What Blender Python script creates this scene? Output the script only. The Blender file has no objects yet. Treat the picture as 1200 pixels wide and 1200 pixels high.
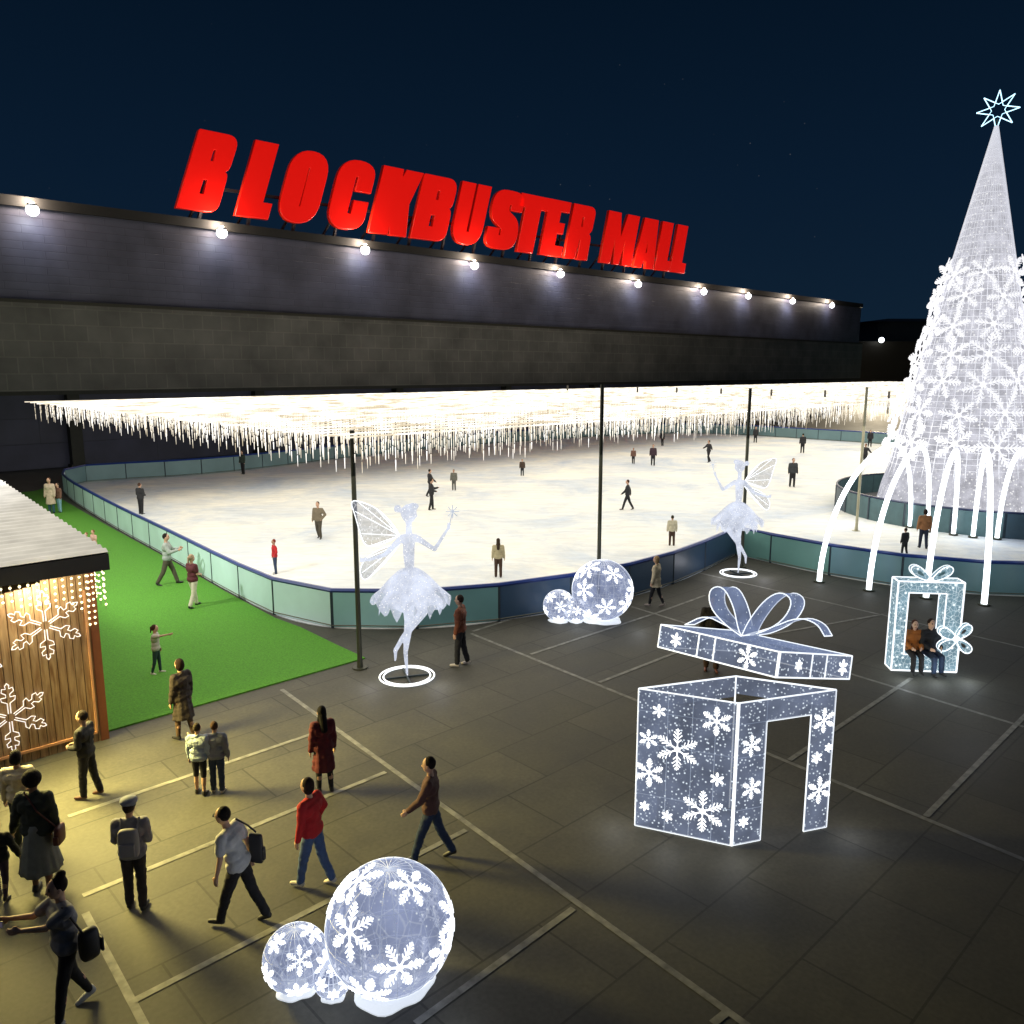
import bpy, bmesh, math, random
from mathutils import Vector, Matrix, Euler
R = math.radians
rnd = random.Random(7)
scene = bpy.context.scene
COL = scene.collection
# ------------------------------------------------------------------ camera
CAMH, PITCH, FPX = 7.8, R(10), 945.0
cd = bpy.data.cameras.new('camera'); cam = bpy.data.objects.new('camera', cd); COL.objects.link(cam)
cam.location = (0, 0, CAMH); cam.rotation_euler = (R(90) - PITCH, 0, 0)
cd.sensor_width = 36; cd.lens = 36 * FPX / 1200; cd.clip_end = 3000; cd.clip_start = .1
scene.camera = cam
_f = Vector((0, math.cos(PITCH), -math.sin(PITCH))); _u = Vector((0, math.sin(PITCH), math.cos(PITCH))); _r = Vector((1, 0, 0))
C0 = Vector((0, 0, CAMH))
def ray(px, py): return _f + _r * ((px - 600) / FPX) - _u * ((py - 600) / FPX)
def G(px, py, z=0.0):
    d = ray(px, py); t = (z - CAMH) / d.z; p = C0 + d * t; p.z = z; return p
def Zat(px, py, Y):
    d = ray(px, py); return CAMH + d.z * Y / d.y
def atY(px, py, Y):
    d = ray(px, py); return C0 + d * (Y / d.y)
AZ = R(46.7)
A = Vector((math.sin(AZ), math.cos(AZ), 0)); B = Vector((-math.cos(AZ), math.sin(AZ), 0))
RZA = math.atan2(A.y, A.x)
def PL(px, py, P0, dirv=A):
    n = Vector((-dirv.y, dirv.x, 0)); d = ray(px, py); t = (P0 - C0).dot(n) / d.dot(n); p = C0 + d * t
    return (p - P0).dot(dirv), p.z, p
# ------------------------------------------------------------------ materials
MATS = {}
def mat(name, col, rough=.6, metal=0, bump=0, bscale=8, var=.12, vscale=3, emit=None, es=0, spec=.5, coord='Object', samp=None):
    if name in MATS: return MATS[name]
    m = bpy.data.materials.new(name); m.use_nodes = True; MATS[name] = m
    nt = m.node_tree; b = nt.nodes['Principled BSDF']; L = nt.links
    tc = nt.nodes.new('ShaderNodeTexCoord')
    n = nt.nodes.new('ShaderNodeTexNoise'); n.inputs['Scale'].default_value = vscale; n.inputs['Detail'].default_value = 5
    L.new(tc.outputs[coord], n.inputs['Vector'])
    mr = nt.nodes.new('ShaderNodeMapRange'); mr.inputs['From Min'].default_value = .3; mr.inputs['From Max'].default_value = .7
    mr.inputs['To Min'].default_value = 1 - var; mr.inputs['To Max'].default_value = 1 + var; L.new(n.outputs['Fac'], mr.inputs['Value'])
    mx = nt.nodes.new('ShaderNodeVectorMath'); mx.operation = 'SCALE'; mx.inputs[0].default_value = col[:3]
    L.new(mr.outputs['Result'], mx.inputs['Scale']); L.new(mx.outputs['Vector'], b.inputs['Base Color'])
    b.inputs['Roughness'].default_value = rough; b.inputs['Metallic'].default_value = metal
    b.inputs['Specular IOR Level'].default_value = spec
    if bump:
        n2 = nt.nodes.new('ShaderNodeTexNoise'); n2.inputs['Scale'].default_value = bscale; n2.inputs['Detail'].default_value = 6
        L.new(tc.outputs[coord], n2.inputs['Vector'])
        bp = nt.nodes.new('ShaderNodeBump'); bp.inputs['Strength'].default_value = bump; bp.inputs['Distance'].default_value = .02
        L.new(n2.outputs['Fac'], bp.inputs['Height']); L.new(bp.outputs['Normal'], b.inputs['Normal'])
    if emit:
        b.inputs['Emission Color'].default_value = (*emit, 1); b.inputs['Emission Strength'].default_value = es
    if samp: m.cycles.emission_sampling = samp
    return m
def glow(name, col, es, samp='NONE'):
    if name in MATS: return MATS[name]
    m = bpy.data.materials.new(name); m.use_nodes = True; MATS[name] = m
    b = m.node_tree.nodes['Principled BSDF']
    b.inputs['Base Color'].default_value = (.6, .6, .6, 1); b.inputs['Emission Color'].default_value = (*col, 1); b.inputs['Emission Strength'].default_value = es
    m.cycles.emission_sampling = samp
    return m
def lednet(name, base, bstr, dcol, dstr, dscale, dsize, alpha, wire=0.0, wscale=6.0):
    """net of tiny lamps on a see-through backing: base glow, brighter points, partly transparent"""
    if name in MATS: return MATS[name]
    m = bpy.data.materials.new(name); m.use_nodes = True; MATS[name] = m
    nt = m.node_tree; nt.nodes.clear(); N = nt.nodes.new; L = nt.links
    out = N('ShaderNodeOutputMaterial'); tc = N('ShaderNodeTexCoord')
    v = N('ShaderNodeTexVoronoi'); v.inputs['Scale'].default_value = dscale; L.new(tc.outputs['Object'], v.inputs['Vector'])
    lt = N('ShaderNodeMapRange'); lt.inputs['From Min'].default_value = dsize; lt.inputs['From Max'].default_value = dsize * .45
    L.new(v.outputs['Distance'], lt.inputs['Value'])
    ns = N('ShaderNodeTexNoise'); ns.inputs['Scale'].default_value = 2.2; ns.inputs['Detail'].default_value = 4; L.new(tc.outputs['Object'], ns.inputs['Vector'])
    mr = N('ShaderNodeMapRange'); mr.inputs['From Min'].default_value = .3; mr.inputs['From Max'].default_value = .7
    mr.inputs['To Min'].default_value = .7 * bstr; mr.inputs['To Max'].default_value = 1.3 * bstr; L.new(ns.outputs['Fac'], mr.inputs['Value'])
    fac = lt.outputs['Result']
    if wire:
        v2 = N('ShaderNodeTexVoronoi'); v2.feature = 'DISTANCE_TO_EDGE'; v2.inputs['Scale'].default_value = wscale; L.new(tc.outputs['Object'], v2.inputs['Vector'])
        w = N('ShaderNodeMapRange'); w.inputs['From Min'].default_value = .05; w.inputs['From Max'].default_value = .0; w.inputs['To Max'].default_value = wire
        L.new(v2.outputs['Distance'], w.inputs['Value'])
        mxm = N('ShaderNodeMath'); mxm.operation = 'MAXIMUM'; L.new(fac, mxm.inputs[0]); L.new(w.outputs['Result'], mxm.inputs[1]); fac = mxm.outputs[0]
    e1 = N('ShaderNodeEmission'); e1.inputs['Color'].default_value = (*base, 1); L.new(mr.outputs['Result'], e1.inputs['Strength'])
    e2 = N('ShaderNodeEmission'); e2.inputs['Color'].default_value = (*dcol, 1); e2.inputs['Strength'].default_value = dstr
    me = N('ShaderNodeMixShader'); L.new(fac, me.inputs['Fac']); L.new(e1.outputs[0], me.inputs[1]); L.new(e2.outputs[0], me.inputs[2])
    tr = N('ShaderNodeBsdfTransparent'); ma = N('ShaderNodeMath'); ma.operation = 'MAXIMUM'; ma.inputs[1].default_value = alpha; L.new(fac, ma.inputs[0])
    mt = N('ShaderNodeMixShader'); L.new(ma.outputs[0], mt.inputs['Fac']); L.new(tr.outputs[0], mt.inputs[1]); L.new(me.outputs[0], mt.inputs[2])
    L.new(mt.outputs[0], out.inputs['Surface'])
    m.cycles.emission_sampling = 'NONE'
    return m
# ------------------------------------------------------------------ mesh builder
class MB:
    def __init__(s): s.v = []; s.f = []; s.m = []; s.k = 0
    def add(s, vs, fs):
        o = len(s.v); s.v += [tuple(v) for v in vs]
        for f in fs: s.f.append(tuple(i + o for i in f)); s.m.append(s.k)
    def obox(s, c, ux, uy, uz):   # centre and three half-axes
        c = Vector(c); ux = Vector(ux); uy = Vector(uy); uz = Vector(uz)
        vs = [c + ux * a + uy * b + uz * d for d in (-1, 1) for b in (-1, 1) for a in (-1, 1)]
        s.add(vs, [(0, 2, 3, 1), (4, 5, 7, 6), (0, 1, 5, 4), (2, 6, 7, 3), (0, 4, 6, 2), (1, 3, 7, 5)])
    def box(s, x0, y0, z0, x1, y1, z1):
        s.obox(((x0 + x1) / 2, (y0 + y1) / 2, (z0 + z1) / 2), ((x1 - x0) / 2, 0, 0), (0, (y1 - y0) / 2, 0), (0, 0, (z1 - z0) / 2))
    def bar(s, p, q, w, t=None, up=(0, 0, 1)):
        p = Vector(p); q = Vector(q); d = q - p; L = d.length
        if L < 1e-6: return
        d /= L; up = Vector(up); x = d.cross(up)
        if x.length < 1e-3: x = d.cross(Vector((1, 0, 0)))
        x.normalize(); y = x.cross(d); s.obox((p + q) / 2, d * L / 2, x * w / 2, y * (t or w) / 2)
    def tube(s, pts, r, n=8, close=False, caps=True):
        pts = [Vector(p) for p in pts]; m = len(pts); prev = None; rings = []
        for i, p in enumerate(pts):
            a = pts[(i - 1) % m] if (close or i > 0) else p; b = pts[(i + 1) % m] if (close or i < m - 1) else p
            d = (b - a).normalized()
            if prev is None:
                x = d.cross(Vector((0, 0, 1)))
                if x.length < 1e-2: x = d.cross(Vector((1, 0, 0)))
            else: x = prev - d * prev.dot(d)
            x.normalize(); prev = x; y = d.cross(x)
            rr = r[i] if isinstance(r, (list, tuple)) else r
            rings.append([p + x * rr * math.cos(2 * math.pi * k / n) + y * rr * math.sin(2 * math.pi * k / n) for k in range(n)])
        vs = [v for rg in rings for v in rg]; fs = []
        for i in range(m if close else m - 1):
            j = (i + 1) % m
            for k in range(n): fs.append((i * n + k, i * n + (k + 1) % n, j * n + (k + 1) % n, j * n + k))
        if caps and not close: fs.append(tuple(range(n))[::-1]); fs.append(tuple((m - 1) * n + k for k in range(n)))
        s.add(vs, fs)
    def lathe(s, prof, n=24, c=(0, 0, 0), fn=None):
        c = Vector(c); vs = []; fs = []; m = len(prof)
        for i, (r, z) in enumerate(prof):
            for k in range(n):
                a = 2 * math.pi * k / n; rr, zz = (r, z) if fn is None else fn(r, z, a, i)
                vs.append(c + Vector((rr * math.cos(a), rr * math.sin(a), zz)))
        for i in range(m - 1):
            for k in range(n): fs.append((i * n + k, i * n + (k + 1) % n, (i + 1) * n + (k + 1) % n, (i + 1) * n + k))
        s.add(vs, fs)
    def sphere(s, c, r, n=12, m=8):
        rx, ry, rz = r if isinstance(r, (tuple, list)) else (r, r, r); c = Vector(c); vs = [c + Vector((0, 0, -rz))]; fs = []
        for i in range(1, m):
            t = math.pi * i / m - math.pi / 2
            for k in range(n):
                a = 2 * math.pi * k / n; vs.append(c + Vector((rx * math.cos(t) * math.cos(a), ry * math.cos(t) * math.sin(a), rz * math.sin(t))))
        vs.append(c + Vector((0, 0, rz))); T = len(vs) - 1
        for k in range(n):
            fs.append((0, 1 + (k + 1) % n, 1 + k)); fs.append((T, 1 + (m - 2) * n + k, 1 + (m - 2) * n + (k + 1) % n))
        for i in range(m - 2):
            for k in range(n): fs.append((1 + i * n + k, 1 + i * n + (k + 1) % n, 1 + (i + 1) * n + (k + 1) % n, 1 + (i + 1) * n + k))
        s.add(vs, fs)
    def prism(s, poly, z0, z1):
        n = len(poly); vs = [(p[0], p[1], z0) for p in poly] + [(p[0], p[1], z1) for p in poly]
        fs = [tuple(range(n))[::-1], tuple(range(n, 2 * n))] + [(i, (i + 1) % n, n + (i + 1) % n, n + i) for i in range(n)]
        s.add(vs, fs)
    def mesh(s, name, mats, smooth=False):
        me = bpy.data.meshes.new(name); me.from_pydata(s.v, [], s.f)
        for m in (mats if isinstance(mats, (list, tuple)) else [mats]): me.materials.append(m)
        if any(s.m): me.polygons.foreach_set('material_index', s.m)
        if smooth: me.polygons.foreach_set('use_smooth', [True] * len(me.polygons))
        me.update(); return me
    def build(s, name, mats, parent=None, smooth=False, **kw):
        o = bpy.data.objects.new(name, s.mesh(name, mats, smooth)); COL.objects.link(o)
        if parent: o.parent = parent
        for k, v in kw.items(): o[k] = v
        return o
def link(name, me, parent=None, **kw):
    o = bpy.data.objects.new(name, me); COL.objects.link(o)
    if parent: o.parent = parent
    for k, v in kw.items(): o[k] = v
    return o
def thing(name, label, cat, loc=(0, 0, 0), rz=0, group=None):
    o = bpy.data.objects.new(name, None); COL.objects.link(o); o.location = loc; o.rotation_euler = (0, 0, rz)
    o['label'] = label; o['category'] = cat; o.empty_display_size = .3
    if group: o['group'] = group
    return o
def lamp(name, kind, loc, energy, col=(1, 1, 1), size=.3, rot=None, spot=None, blend=.6):
    l = bpy.data.lights.new(name, kind); l.energy = energy; l.color = col
    if kind in ('POINT', 'SPOT'): l.shadow_soft_size = size
    if kind == 'SPOT': l.spot_size = spot; l.spot_blend = blend
    o = bpy.data.objects.new(name, l); COL.objects.link(o); o.location = loc
    if rot: o.rotation_euler = rot
    return o
# ------------------------------------------------------------------ world, fill sun, render
w = bpy.data.worlds.new('World'); scene.world = w; w.use_nodes = True; nt = w.node_tree; bg = nt.nodes['Background']
tc = nt.nodes.new('ShaderNodeTexCoord'); sp = nt.nodes.new('ShaderNodeSeparateXYZ'); nt.links.new(tc.outputs['Generated'], sp.inputs[0])
cr = nt.nodes.new('ShaderNodeValToRGB'); nt.links.new(sp.outputs['Z'], cr.inputs[0])
cr.color_ramp.elements[0].position = 0; cr.color_ramp.elements[0].color = (.0052, .0160, .0335, 1)
cr.color_ramp.elements[1].position = .6; cr.color_ramp.elements[1].color = (.0012, .0050, .0125, 1)
e = cr.color_ramp.elements.new(.2); e.color = (.0030, .0110, .0270, 1)
e = cr.color_ramp.elements.new(.38); e.color = (.0017, .0072, .0180, 1)
st = nt.nodes.new('ShaderNodeTexVoronoi'); st.inputs['Scale'].default_value = 70; nt.links.new(tc.outputs['Generated'], st.inputs['Vector'])
sm = nt.nodes.new('ShaderNodeMapRange'); sm.inputs['From Min'].default_value = .06; sm.inputs['From Max'].default_value = .02
nt.links.new(st.outputs['Distance'], sm.inputs['Value'])
ns = nt.nodes.new('ShaderNodeTexNoise'); ns.inputs['Scale'].default_value = 9; nt.links.new(tc.outputs['Generated'], ns.inputs['Vector'])
s2 = nt.nodes.new('ShaderNodeMapRange'); s2.inputs['From Min'].default_value = .52; s2.inputs['From Max'].default_value = .75; s2.inputs['To Max'].default_value = .07
nt.links.new(ns.outputs['Fac'], s2.inputs['Value'])
mm = nt.nodes.new('ShaderNodeMath'); mm.operation = 'MULTIPLY'; nt.links.new(sm.outputs['Result'], mm.inputs[0]); nt.links.new(s2.outputs['Result'], mm.inputs[1])
ad = nt.nodes.new('ShaderNodeMixRGB'); ad.blend_type = 'ADD'; ad.inputs['Fac'].default_value = 1
nt.links.new(cr.outputs[0], ad.inputs[1]); nt.links.new(mm.outputs[0], ad.inputs[2]); nt.links.new(ad.outputs[0], bg.inputs['Color'])
bg.inputs['Strength'].default_value = 1.0
fill_sun = bpy.data.lights.new('fill_sun', 'SUN'); fill_sun.energy = .03; fill_sun.angle = R(2); fill_sun.color = (.65, .75, 1)  # faint cool sun added as ambient fill, with no visible source
mo = bpy.data.objects.new('fill_sun', fill_sun); COL.objects.link(mo); mo.rotation_euler = (R(35), 0, R(-20))
scene.view_settings.view_transform = 'Standard'; scene.view_settings.look = 'None'; scene.view_settings.gamma = 1; scene.view_settings.exposure = 0
try:
    scene.cycles.use_denoising = True; scene.cycles.sample_clamp_indirect = 3; scene.cycles.max_bounces = 6; scene.cycles.transparent_max_bounces = 24
    scene.cycles.caustics_reflective = False; scene.cycles.caustics_refractive = False
except Exception: pass
# ------------------------------------------------------------------ ground
def axis_coords(nt, sx=1, sy=1):
    g = nt.nodes.new('ShaderNodeNewGeometry'); mp = nt.nodes.new('ShaderNodeMapping'); mp.vector_type = 'POINT'
    mp.inputs['Rotation'].default_value = (0, 0, -RZA); mp.inputs['Scale'].default_value = (sx, sy, 1)
    nt.links.new(g.outputs['Position'], mp.inputs['Vector']); return mp
def paving():
    m = bpy.data.materials.new('plaza_paving'); m.use_nodes = True; nt = m.node_tree; b = nt.nodes['Principled BSDF']; N = nt.nodes.new; L = nt.links
    mp = axis_coords(nt)
    bk = N('ShaderNodeTexBrick'); bk.offset = .5; bk.inputs['Scale'].default_value = 1; bk.inputs['Brick Width'].default_value = 2.1; bk.inputs['Row Height'].default_value = 1.45
    bk.inputs['Mortar Size'].default_value = .02; bk.inputs['Mortar Smooth'].default_value = .3; bk.inputs['Bias'].default_value = 0
    bk.inputs['Color1'].default_value = (.050, .049, .040, 1); bk.inputs['Color2'].default_value = (.064, .062, .051, 1); bk.inputs['Mortar'].default_value = (.028, .027, .022, 1)
    L.new(mp.outputs[0], bk.inputs['Vector'])
    n = N('ShaderNodeTexNoise'); n.inputs['Scale'].default_value = .55; n.inputs['Detail'].default_value = 9; n.inputs['Roughness'].default_value = .65; L.new(mp.outputs[0], n.inputs['Vector'])
    r = N('ShaderNodeMapRange'); r.inputs['From Min'].default_value = .3; r.inputs['From Max'].default_value = .7; r.inputs['To Min'].default_value = .6; r.inputs['To Max'].default_value = 1.35
    L.new(n.outputs['Fac'], r.inputs['Value'])
    n3 = N('ShaderNodeTexNoise'); n3.inputs['Scale'].default_value = 14; n3.inputs['Detail'].default_value = 6; L.new(mp.outputs[0], n3.inputs['Vector'])
    r3 = N('ShaderNodeMapRange'); r3.inputs['From Min'].default_value = .3; r3.inputs['From Max'].default_value = .7; r3.inputs['To Min'].default_value = .85; r3.inputs['To Max'].default_value = 1.15; L.new(n3.outputs['Fac'], r3.inputs['Value'])
    mu = N('ShaderNodeMath'); mu.operation = 'MULTIPLY'; L.new(r.outputs[0], mu.inputs[0]); L.new(r3.outputs[0], mu.inputs[1])
    sc = N('ShaderNodeVectorMath'); sc.operation = 'SCALE'; L.new(bk.outputs['Color'], sc.inputs[0]); L.new(mu.outputs[0], sc.inputs['Scale']); L.new(sc.outputs[0], b.inputs['Base Color'])
    rr = N('ShaderNodeMapRange'); rr.inputs['To Min'].default_value = .58; rr.inputs['To Max'].default_value = .85; L.new(n.outputs['Fac'], rr.inputs['Value']); L.new(rr.outputs[0], b.inputs['Roughness'])
    bp = N('ShaderNodeBump'); bp.inputs['Strength'].default_value = .13; bp.inputs['Distance'].default_value = .02; L.new(n3.outputs['Fac'], bp.inputs['Height']); L.new(bp.outputs[0], b.inputs['Normal'])
    return m
def ice():
    m = bpy.data.materials.new('rink_ice'); m.use_nodes = True; nt = m.node_tree; b = nt.nodes['Principled BSDF']; N = nt.nodes.new; L = nt.links
    mp = axis_coords(nt, 1, 1)
    n = N('ShaderNodeTexNoise'); n.inputs['Scale'].default_value = .16; n.inputs['Detail'].default_value = 8; n.inputs['Roughness'].default_value = .7; n.inputs['Distortion'].default_value = .6; L.new(mp.outputs[0], n.inputs['Vector'])
    cr = N('ShaderNodeValToRGB'); cr.color_ramp.elements[0].position = .33; cr.color_ramp.elements[0].color = (.53, .60, .70, 1); cr.color_ramp.elements[1].position = .62; cr.color_ramp.elements[1].color = (.88, .86, .78, 1)
    L.new(n.outputs['Fac'], cr.inputs[0])
    g = N('ShaderNodeNewGeometry'); m2 = N('ShaderNodeMapping'); m2.inputs['Scale'].default_value = (.55, 1.5, 1); m2.inputs['Rotation'].default_value = (0, 0, .12); L.new(g.outputs['Position'], m2.inputs[0])
    n2 = N('ShaderNodeTexNoise'); n2.inputs['Scale'].default_value = 1.1; n2.inputs['Detail'].default_value = 7; n2.inputs['Roughness'].default_value = .75; n2.inputs['Distortion'].default_value = .8; L.new(m2.outputs[0], n2.inputs['Vector'])
    r2 = N('ShaderNodeMapRange'); r2.inputs['From Min'].default_value = .32; r2.inputs['From Max'].default_value = .6; r2.inputs['To Min'].default_value = .80; r2.inputs['To Max'].default_value = 1.0; L.new(n2.outputs['Fac'], r2.inputs['Value'])
    sc = N('ShaderNodeVectorMath'); sc.operation = 'SCALE'; L.new(cr.outputs[0], sc.inputs[0]); L.new(r2.outputs[0], sc.inputs['Scale']); L.new(sc.outputs[0], b.inputs['Base Color'])
    rr = N('ShaderNodeMapRange'); b.inputs['Specular IOR Level'].default_value = .12; rr.inputs['To Min'].default_value = .4; rr.inputs['To Max'].default_value = .8; L.new(n2.outputs['Fac'], rr.inputs['Value']); L.new(rr.outputs[0], b.inputs['Roughness'])
    bp = N('ShaderNodeBump'); bp.inputs['Strength'].default_value = .25; bp.inputs['Distance'].default_value = .01; L.new(n2.outputs['Fac'], bp.inputs['Height']); L.new(bp.outputs[0], b.inputs['Normal'])
    return m
gm = MB(); gm.add([(-900, -150, 0), (900, -150, 0), (900, 1500, 0), (-900, 1500, 0)], [(0, 1, 2, 3)])
gm.build('ground', paving(), kind='structure')
# rink outline (traced where the barrier meets the ground)
tr = [(70, 577), (130, 616), (200, 654), (262, 690), (322, 722), (372, 735), (430, 738), (530, 736), (600, 726), (700, 710), (790, 686), (862, 650), (862, 650), (862, 650), (905, 660), (960, 672), (1020, 683), (1100, 694), (1200, 700), (1330, 700)]
far = [(1550, 640), (1500, 585), (1300, 552), (1150, 534), (1045, 521), (950, 515), (850, 508.5), (780, 507.5), (700, 511), (530, 523), (400, 537), (250, 556), (120, 563), (82, 567)]
loop = [G(*p) for p in tr + far]
def chaikin(P):
    o = []
    for i, p in enumerate(P):
        q = P[(i + 1) % len(P)]; o += [p * .75 + q * .25, p * .25 + q * .75]
    return o
notch = G(862, 650)
loop = chaikin(chaikin(loop)); loop = [p for i, p in enumerate(loop) if (p - loop[i - 1]).length > .02]
im = MB(); im.prism([(p.x, p.y) for p in loop], .004, .03); im.build('ice_rink', ice(), kind='structure')
# resample
def resample(P, step):
    out = []; n = len(P); acc = 0; out.append(P[0].copy()); last = P[0]
    for i in range(n):
        a = P[i]; b = P[(i + 1) % n]; seg = (b - a).length; t = 0
        while acc + (seg - t) >= step:
            t += step - acc; acc = 0; out.append(a.lerp(b, t / seg))
        acc += seg - t
    return out
per = sum((loop[i] - loop[i - 1]).length for i in range(len(loop)))
NP = 92; st_ = resample(loop, per / NP + 1e-6)
print('perimeter', per, len(st_))
# snap one station to the notch
k = min(range(len(st_)), key=lambda i: (st_[i] - notch).length); st_[k] = notch.copy()
m_rail = mat('rail_blue', (.012, .038, .20), .35); m_raild = mat('rail_dark', (.012, .02, .06), .4); m_post = mat('barrier_post', (.02, .035, .05), .5)
bar = thing('rink_barrier', 'long waist high panelled barrier with blue top rail running round the big ice rink', 'rink barrier')
PANEL_LIGHT = {'mint_lit': (.58, .80, .80), 'teal': (.15, .32, .34), 'navy': (.032, .07, .13), 'green': (.15, .33, .30), 'slate': (.14, .27, .32), 'far': (.15, .25, .27), 'aqua_lit': (.30, .54, .54)}  # lit and shaded sides of one barrier, painted in as panel colours
def projpx(p):
    v = p - C0; d = v.dot(_f); return 600 + FPX * v.dot(_r) / d, 600 - FPX * v.dot(_u) / d
n = len(st_)
for i in range(n):
    a = st_[i]; b = st_[(i + 1) % n]; 
    if (b - a).length < .2: continue
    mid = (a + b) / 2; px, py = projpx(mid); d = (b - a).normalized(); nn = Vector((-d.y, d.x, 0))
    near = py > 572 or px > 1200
    if near and px < 395: c = 'mint_lit'
    elif near and px < 470: c = 'aqua_lit'
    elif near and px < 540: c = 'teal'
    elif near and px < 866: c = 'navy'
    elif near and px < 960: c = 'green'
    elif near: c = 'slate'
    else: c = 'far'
    # split each panel along the traced curve so the barrier bends smoothly
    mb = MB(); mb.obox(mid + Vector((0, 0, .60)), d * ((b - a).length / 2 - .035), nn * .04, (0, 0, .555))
    mb.build('panel', mat('panel_' + c, PANEL_LIGHT[c], .38, var=.1, vscale=.7), bar)
    mb = MB(); mb.box(a.x - .045, a.y - .045, .0, a.x + .045, a.y + .045, 1.14); mb.build('post', m_post, bar)
rl = MB(); rl.tube([p + Vector((0, 0, 1.19)) for p in st_], .075, 6, close=True); rl.build('top_rail', m_rail, bar)
kp = MB(); kp.tube([p + Vector((0, 0, .09)) for p in st_], .06, 4, close=True); kp.build('kick_strip', mat('kick', (.10, .10, .07), .6), bar)
# turf
def turf():
    m = mat('turf_mat', (.075, .27, .014), .9, bump=1, bscale=90, var=.28, vscale=22)
    return m
T1 = G(428, 772); T0 = T1 - A * 30; T3 = T1 + B * 52
tm = MB(); T9 = G(40, 576); c_ = [T1 - A * 26, T1, G(395, 757), G(352, 736), G(322, 725), G(262, 693), G(200, 657), G(130, 619), G(68, 583), G(55, 572), T9, T9 - A * 26]
tm.prism([(p.x, p.y) for p in c_], 0, .035); o = tm.build('artificial_turf', [turf()], kind='structure')
# painted lines
pm = MB(); LW = .105
def line(p, q, wd=LW, z=.005):
    a = G(*p); b = G(*q); d = (b - a).normalized(); x = Vector((-d.y, d.x, 0)) * wd / 2; k = len(pm.v) * .0000
    zz = Vector((0, 0, z)); pm.add([a + x + zz, a - x + zz, b - x + zz, b + x + zz], [(0, 1, 2, 3)])
for a_, b_ in [((330, 808), (880, 1205)), ((552, 742.5), (892, 880)), ((892, 880), (1230, 1020)), ((740, 711), (1200, 852)), ((800, 667), (1200, 759)), ((100, 1070), (171, 1205))]: line(a_, b_)
for a_, b_ in [((157, 1173), (546, 973)), ((487, 1200), (672, 1065)), ((80, 957), (367, 860)), ((97, 1050), (452, 905)), ((622, 767), (771, 718)), ((771, 718), (826, 698)), ((702, 800), (800, 762)), ((800, 762), (1035, 720)), ((925, 891), (1068, 795)), ((1085, 957), (1205, 835)), ((554, 740), (633, 715)), ((835, 1200), (850, 1188))]: line(a_, b_, z=.009)
pm.build('painted_lines', mat('line_paint', (.17, .17, .155), .6, var=.45, vscale=5), kind='structure')
# ------------------------------------------------------------------ mall building
W0 = G(0, 553); NB = B  # facade plane through W0 along A
m_up = None
def cladding(name, c1, c2, mortar, bw, rh, ms, rough=.5):
    m = bpy.data.materials.new(name); m.use_nodes = True; nt = m.node_tree; b = nt.nodes['Principled BSDF']; N = nt.nodes.new; L = nt.links
    tc = N('ShaderNodeTexCoord'); mp = N('ShaderNodeMapping'); mp.inputs['Rotation'].default_value = (R(90), 0, 0); L.new(tc.outputs['Object'], mp.inputs[0])
    bk = N('ShaderNodeTexBrick'); bk.inputs['Scale'].default_value = 1; bk.inputs['Brick Width'].default_value = bw; bk.inputs['Row Height'].default_value = rh; bk.inputs['Mortar Size'].default_value = ms
    bk.inputs['Color1'].default_value = (*c1, 1); bk.inputs['Color2'].default_value = (*c2, 1); bk.inputs['Mortar'].default_value = (*mortar, 1); L.new(mp.outputs[0], bk.inputs['Vector'])
    n = N('ShaderNodeTexNoise'); n.inputs['Scale'].default_value = .35; n.inputs['Detail'].default_value = 6; L.new(tc.outputs['Object'], n.inputs['Vector'])
    r = N('ShaderNodeMapRange'); r.inputs['From Min'].default_value = .3; r.inputs['From Max'].default_value = .7; r.inputs['To Min'].default_value = .7; r.inputs['To Max'].default_value = 1.3; L.new(n.outputs['Fac'], r.inputs['Value'])
    sc = N('ShaderNodeVectorMath'); sc.operation = 'SCALE'; L.new(bk.outputs['Color'], sc.inputs[0]); L.new(r.outputs[0], sc.inputs['Scale']); L.new(sc.outputs[0], b.inputs['Base Color'])
    b.inputs['Roughness'].default_value = rough
    bp = N('ShaderNodeBump'); bp.inputs['Strength'].default_value = .5; bp.inputs['Distance'].default_value = .05; L.new(bk.outputs['Fac'], bp.inputs['Height']); bp.invert = True; L.new(bp.outputs[0], b.inputs['Normal'])
    return m
m_up = cladding('upper_cladding', (.085, .085, .125), (.092, .092, .134), (.07, .07, .105), 3.0, .6, .03)
m_lo = cladding('perforated_cladding', (.15, .142, .122), (.175, .165, .142), (.215, .203, .17), 1.7, 1.25, .05)
s_end, _, _ = PL(1003, 400, W0)
ztop = PL(300, 277, W0)[1]; ztop2 = PL(0, 240, W0)[1]; zmid = PL(200, 361, W0)[1]; zbot = PL(300, 454, W0)[1]
print('facade', s_end, ztop, ztop2, zmid, zbot)
mall = thing('mall_building', 'long dark two storey mall facade with floodlit parapet behind the ice rink', 'building', W0, RZA)
S0 = -60; DEP = 55
mb = MB(); mb.box(S0, -.6, zmid, s_end, DEP, ztop); mb.build('upper_wall', m_up, mall)
mb = MB(); mb.box(S0, -1.4, zbot, s_end, DEP, zmid - .25); mb.build('perforated_screen', m_lo, mall)
mb = MB(); mb.box(S0, -1.5, zmid - .25, s_end + .05, DEP, zmid); mb.build('ledge', mat('ledge', (.04, .036, .022), .6), mall)
mb = MB(); mb.box(S0, -.9, ztop, s_end + .1, DEP, ztop + .75); mb.build('parapet', mat('parapet', (.018, .016, .014), .7), mall)
mb = MB(); mb.box(S0, 0, 0, s_end - .3, DEP - 1, zbot); mb.build('base_wall', cladding('base_wall_m', (.045, .05, .095), (.05, .055, .10), (.035, .04, .07), 6, 2, .03), mall)
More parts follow.
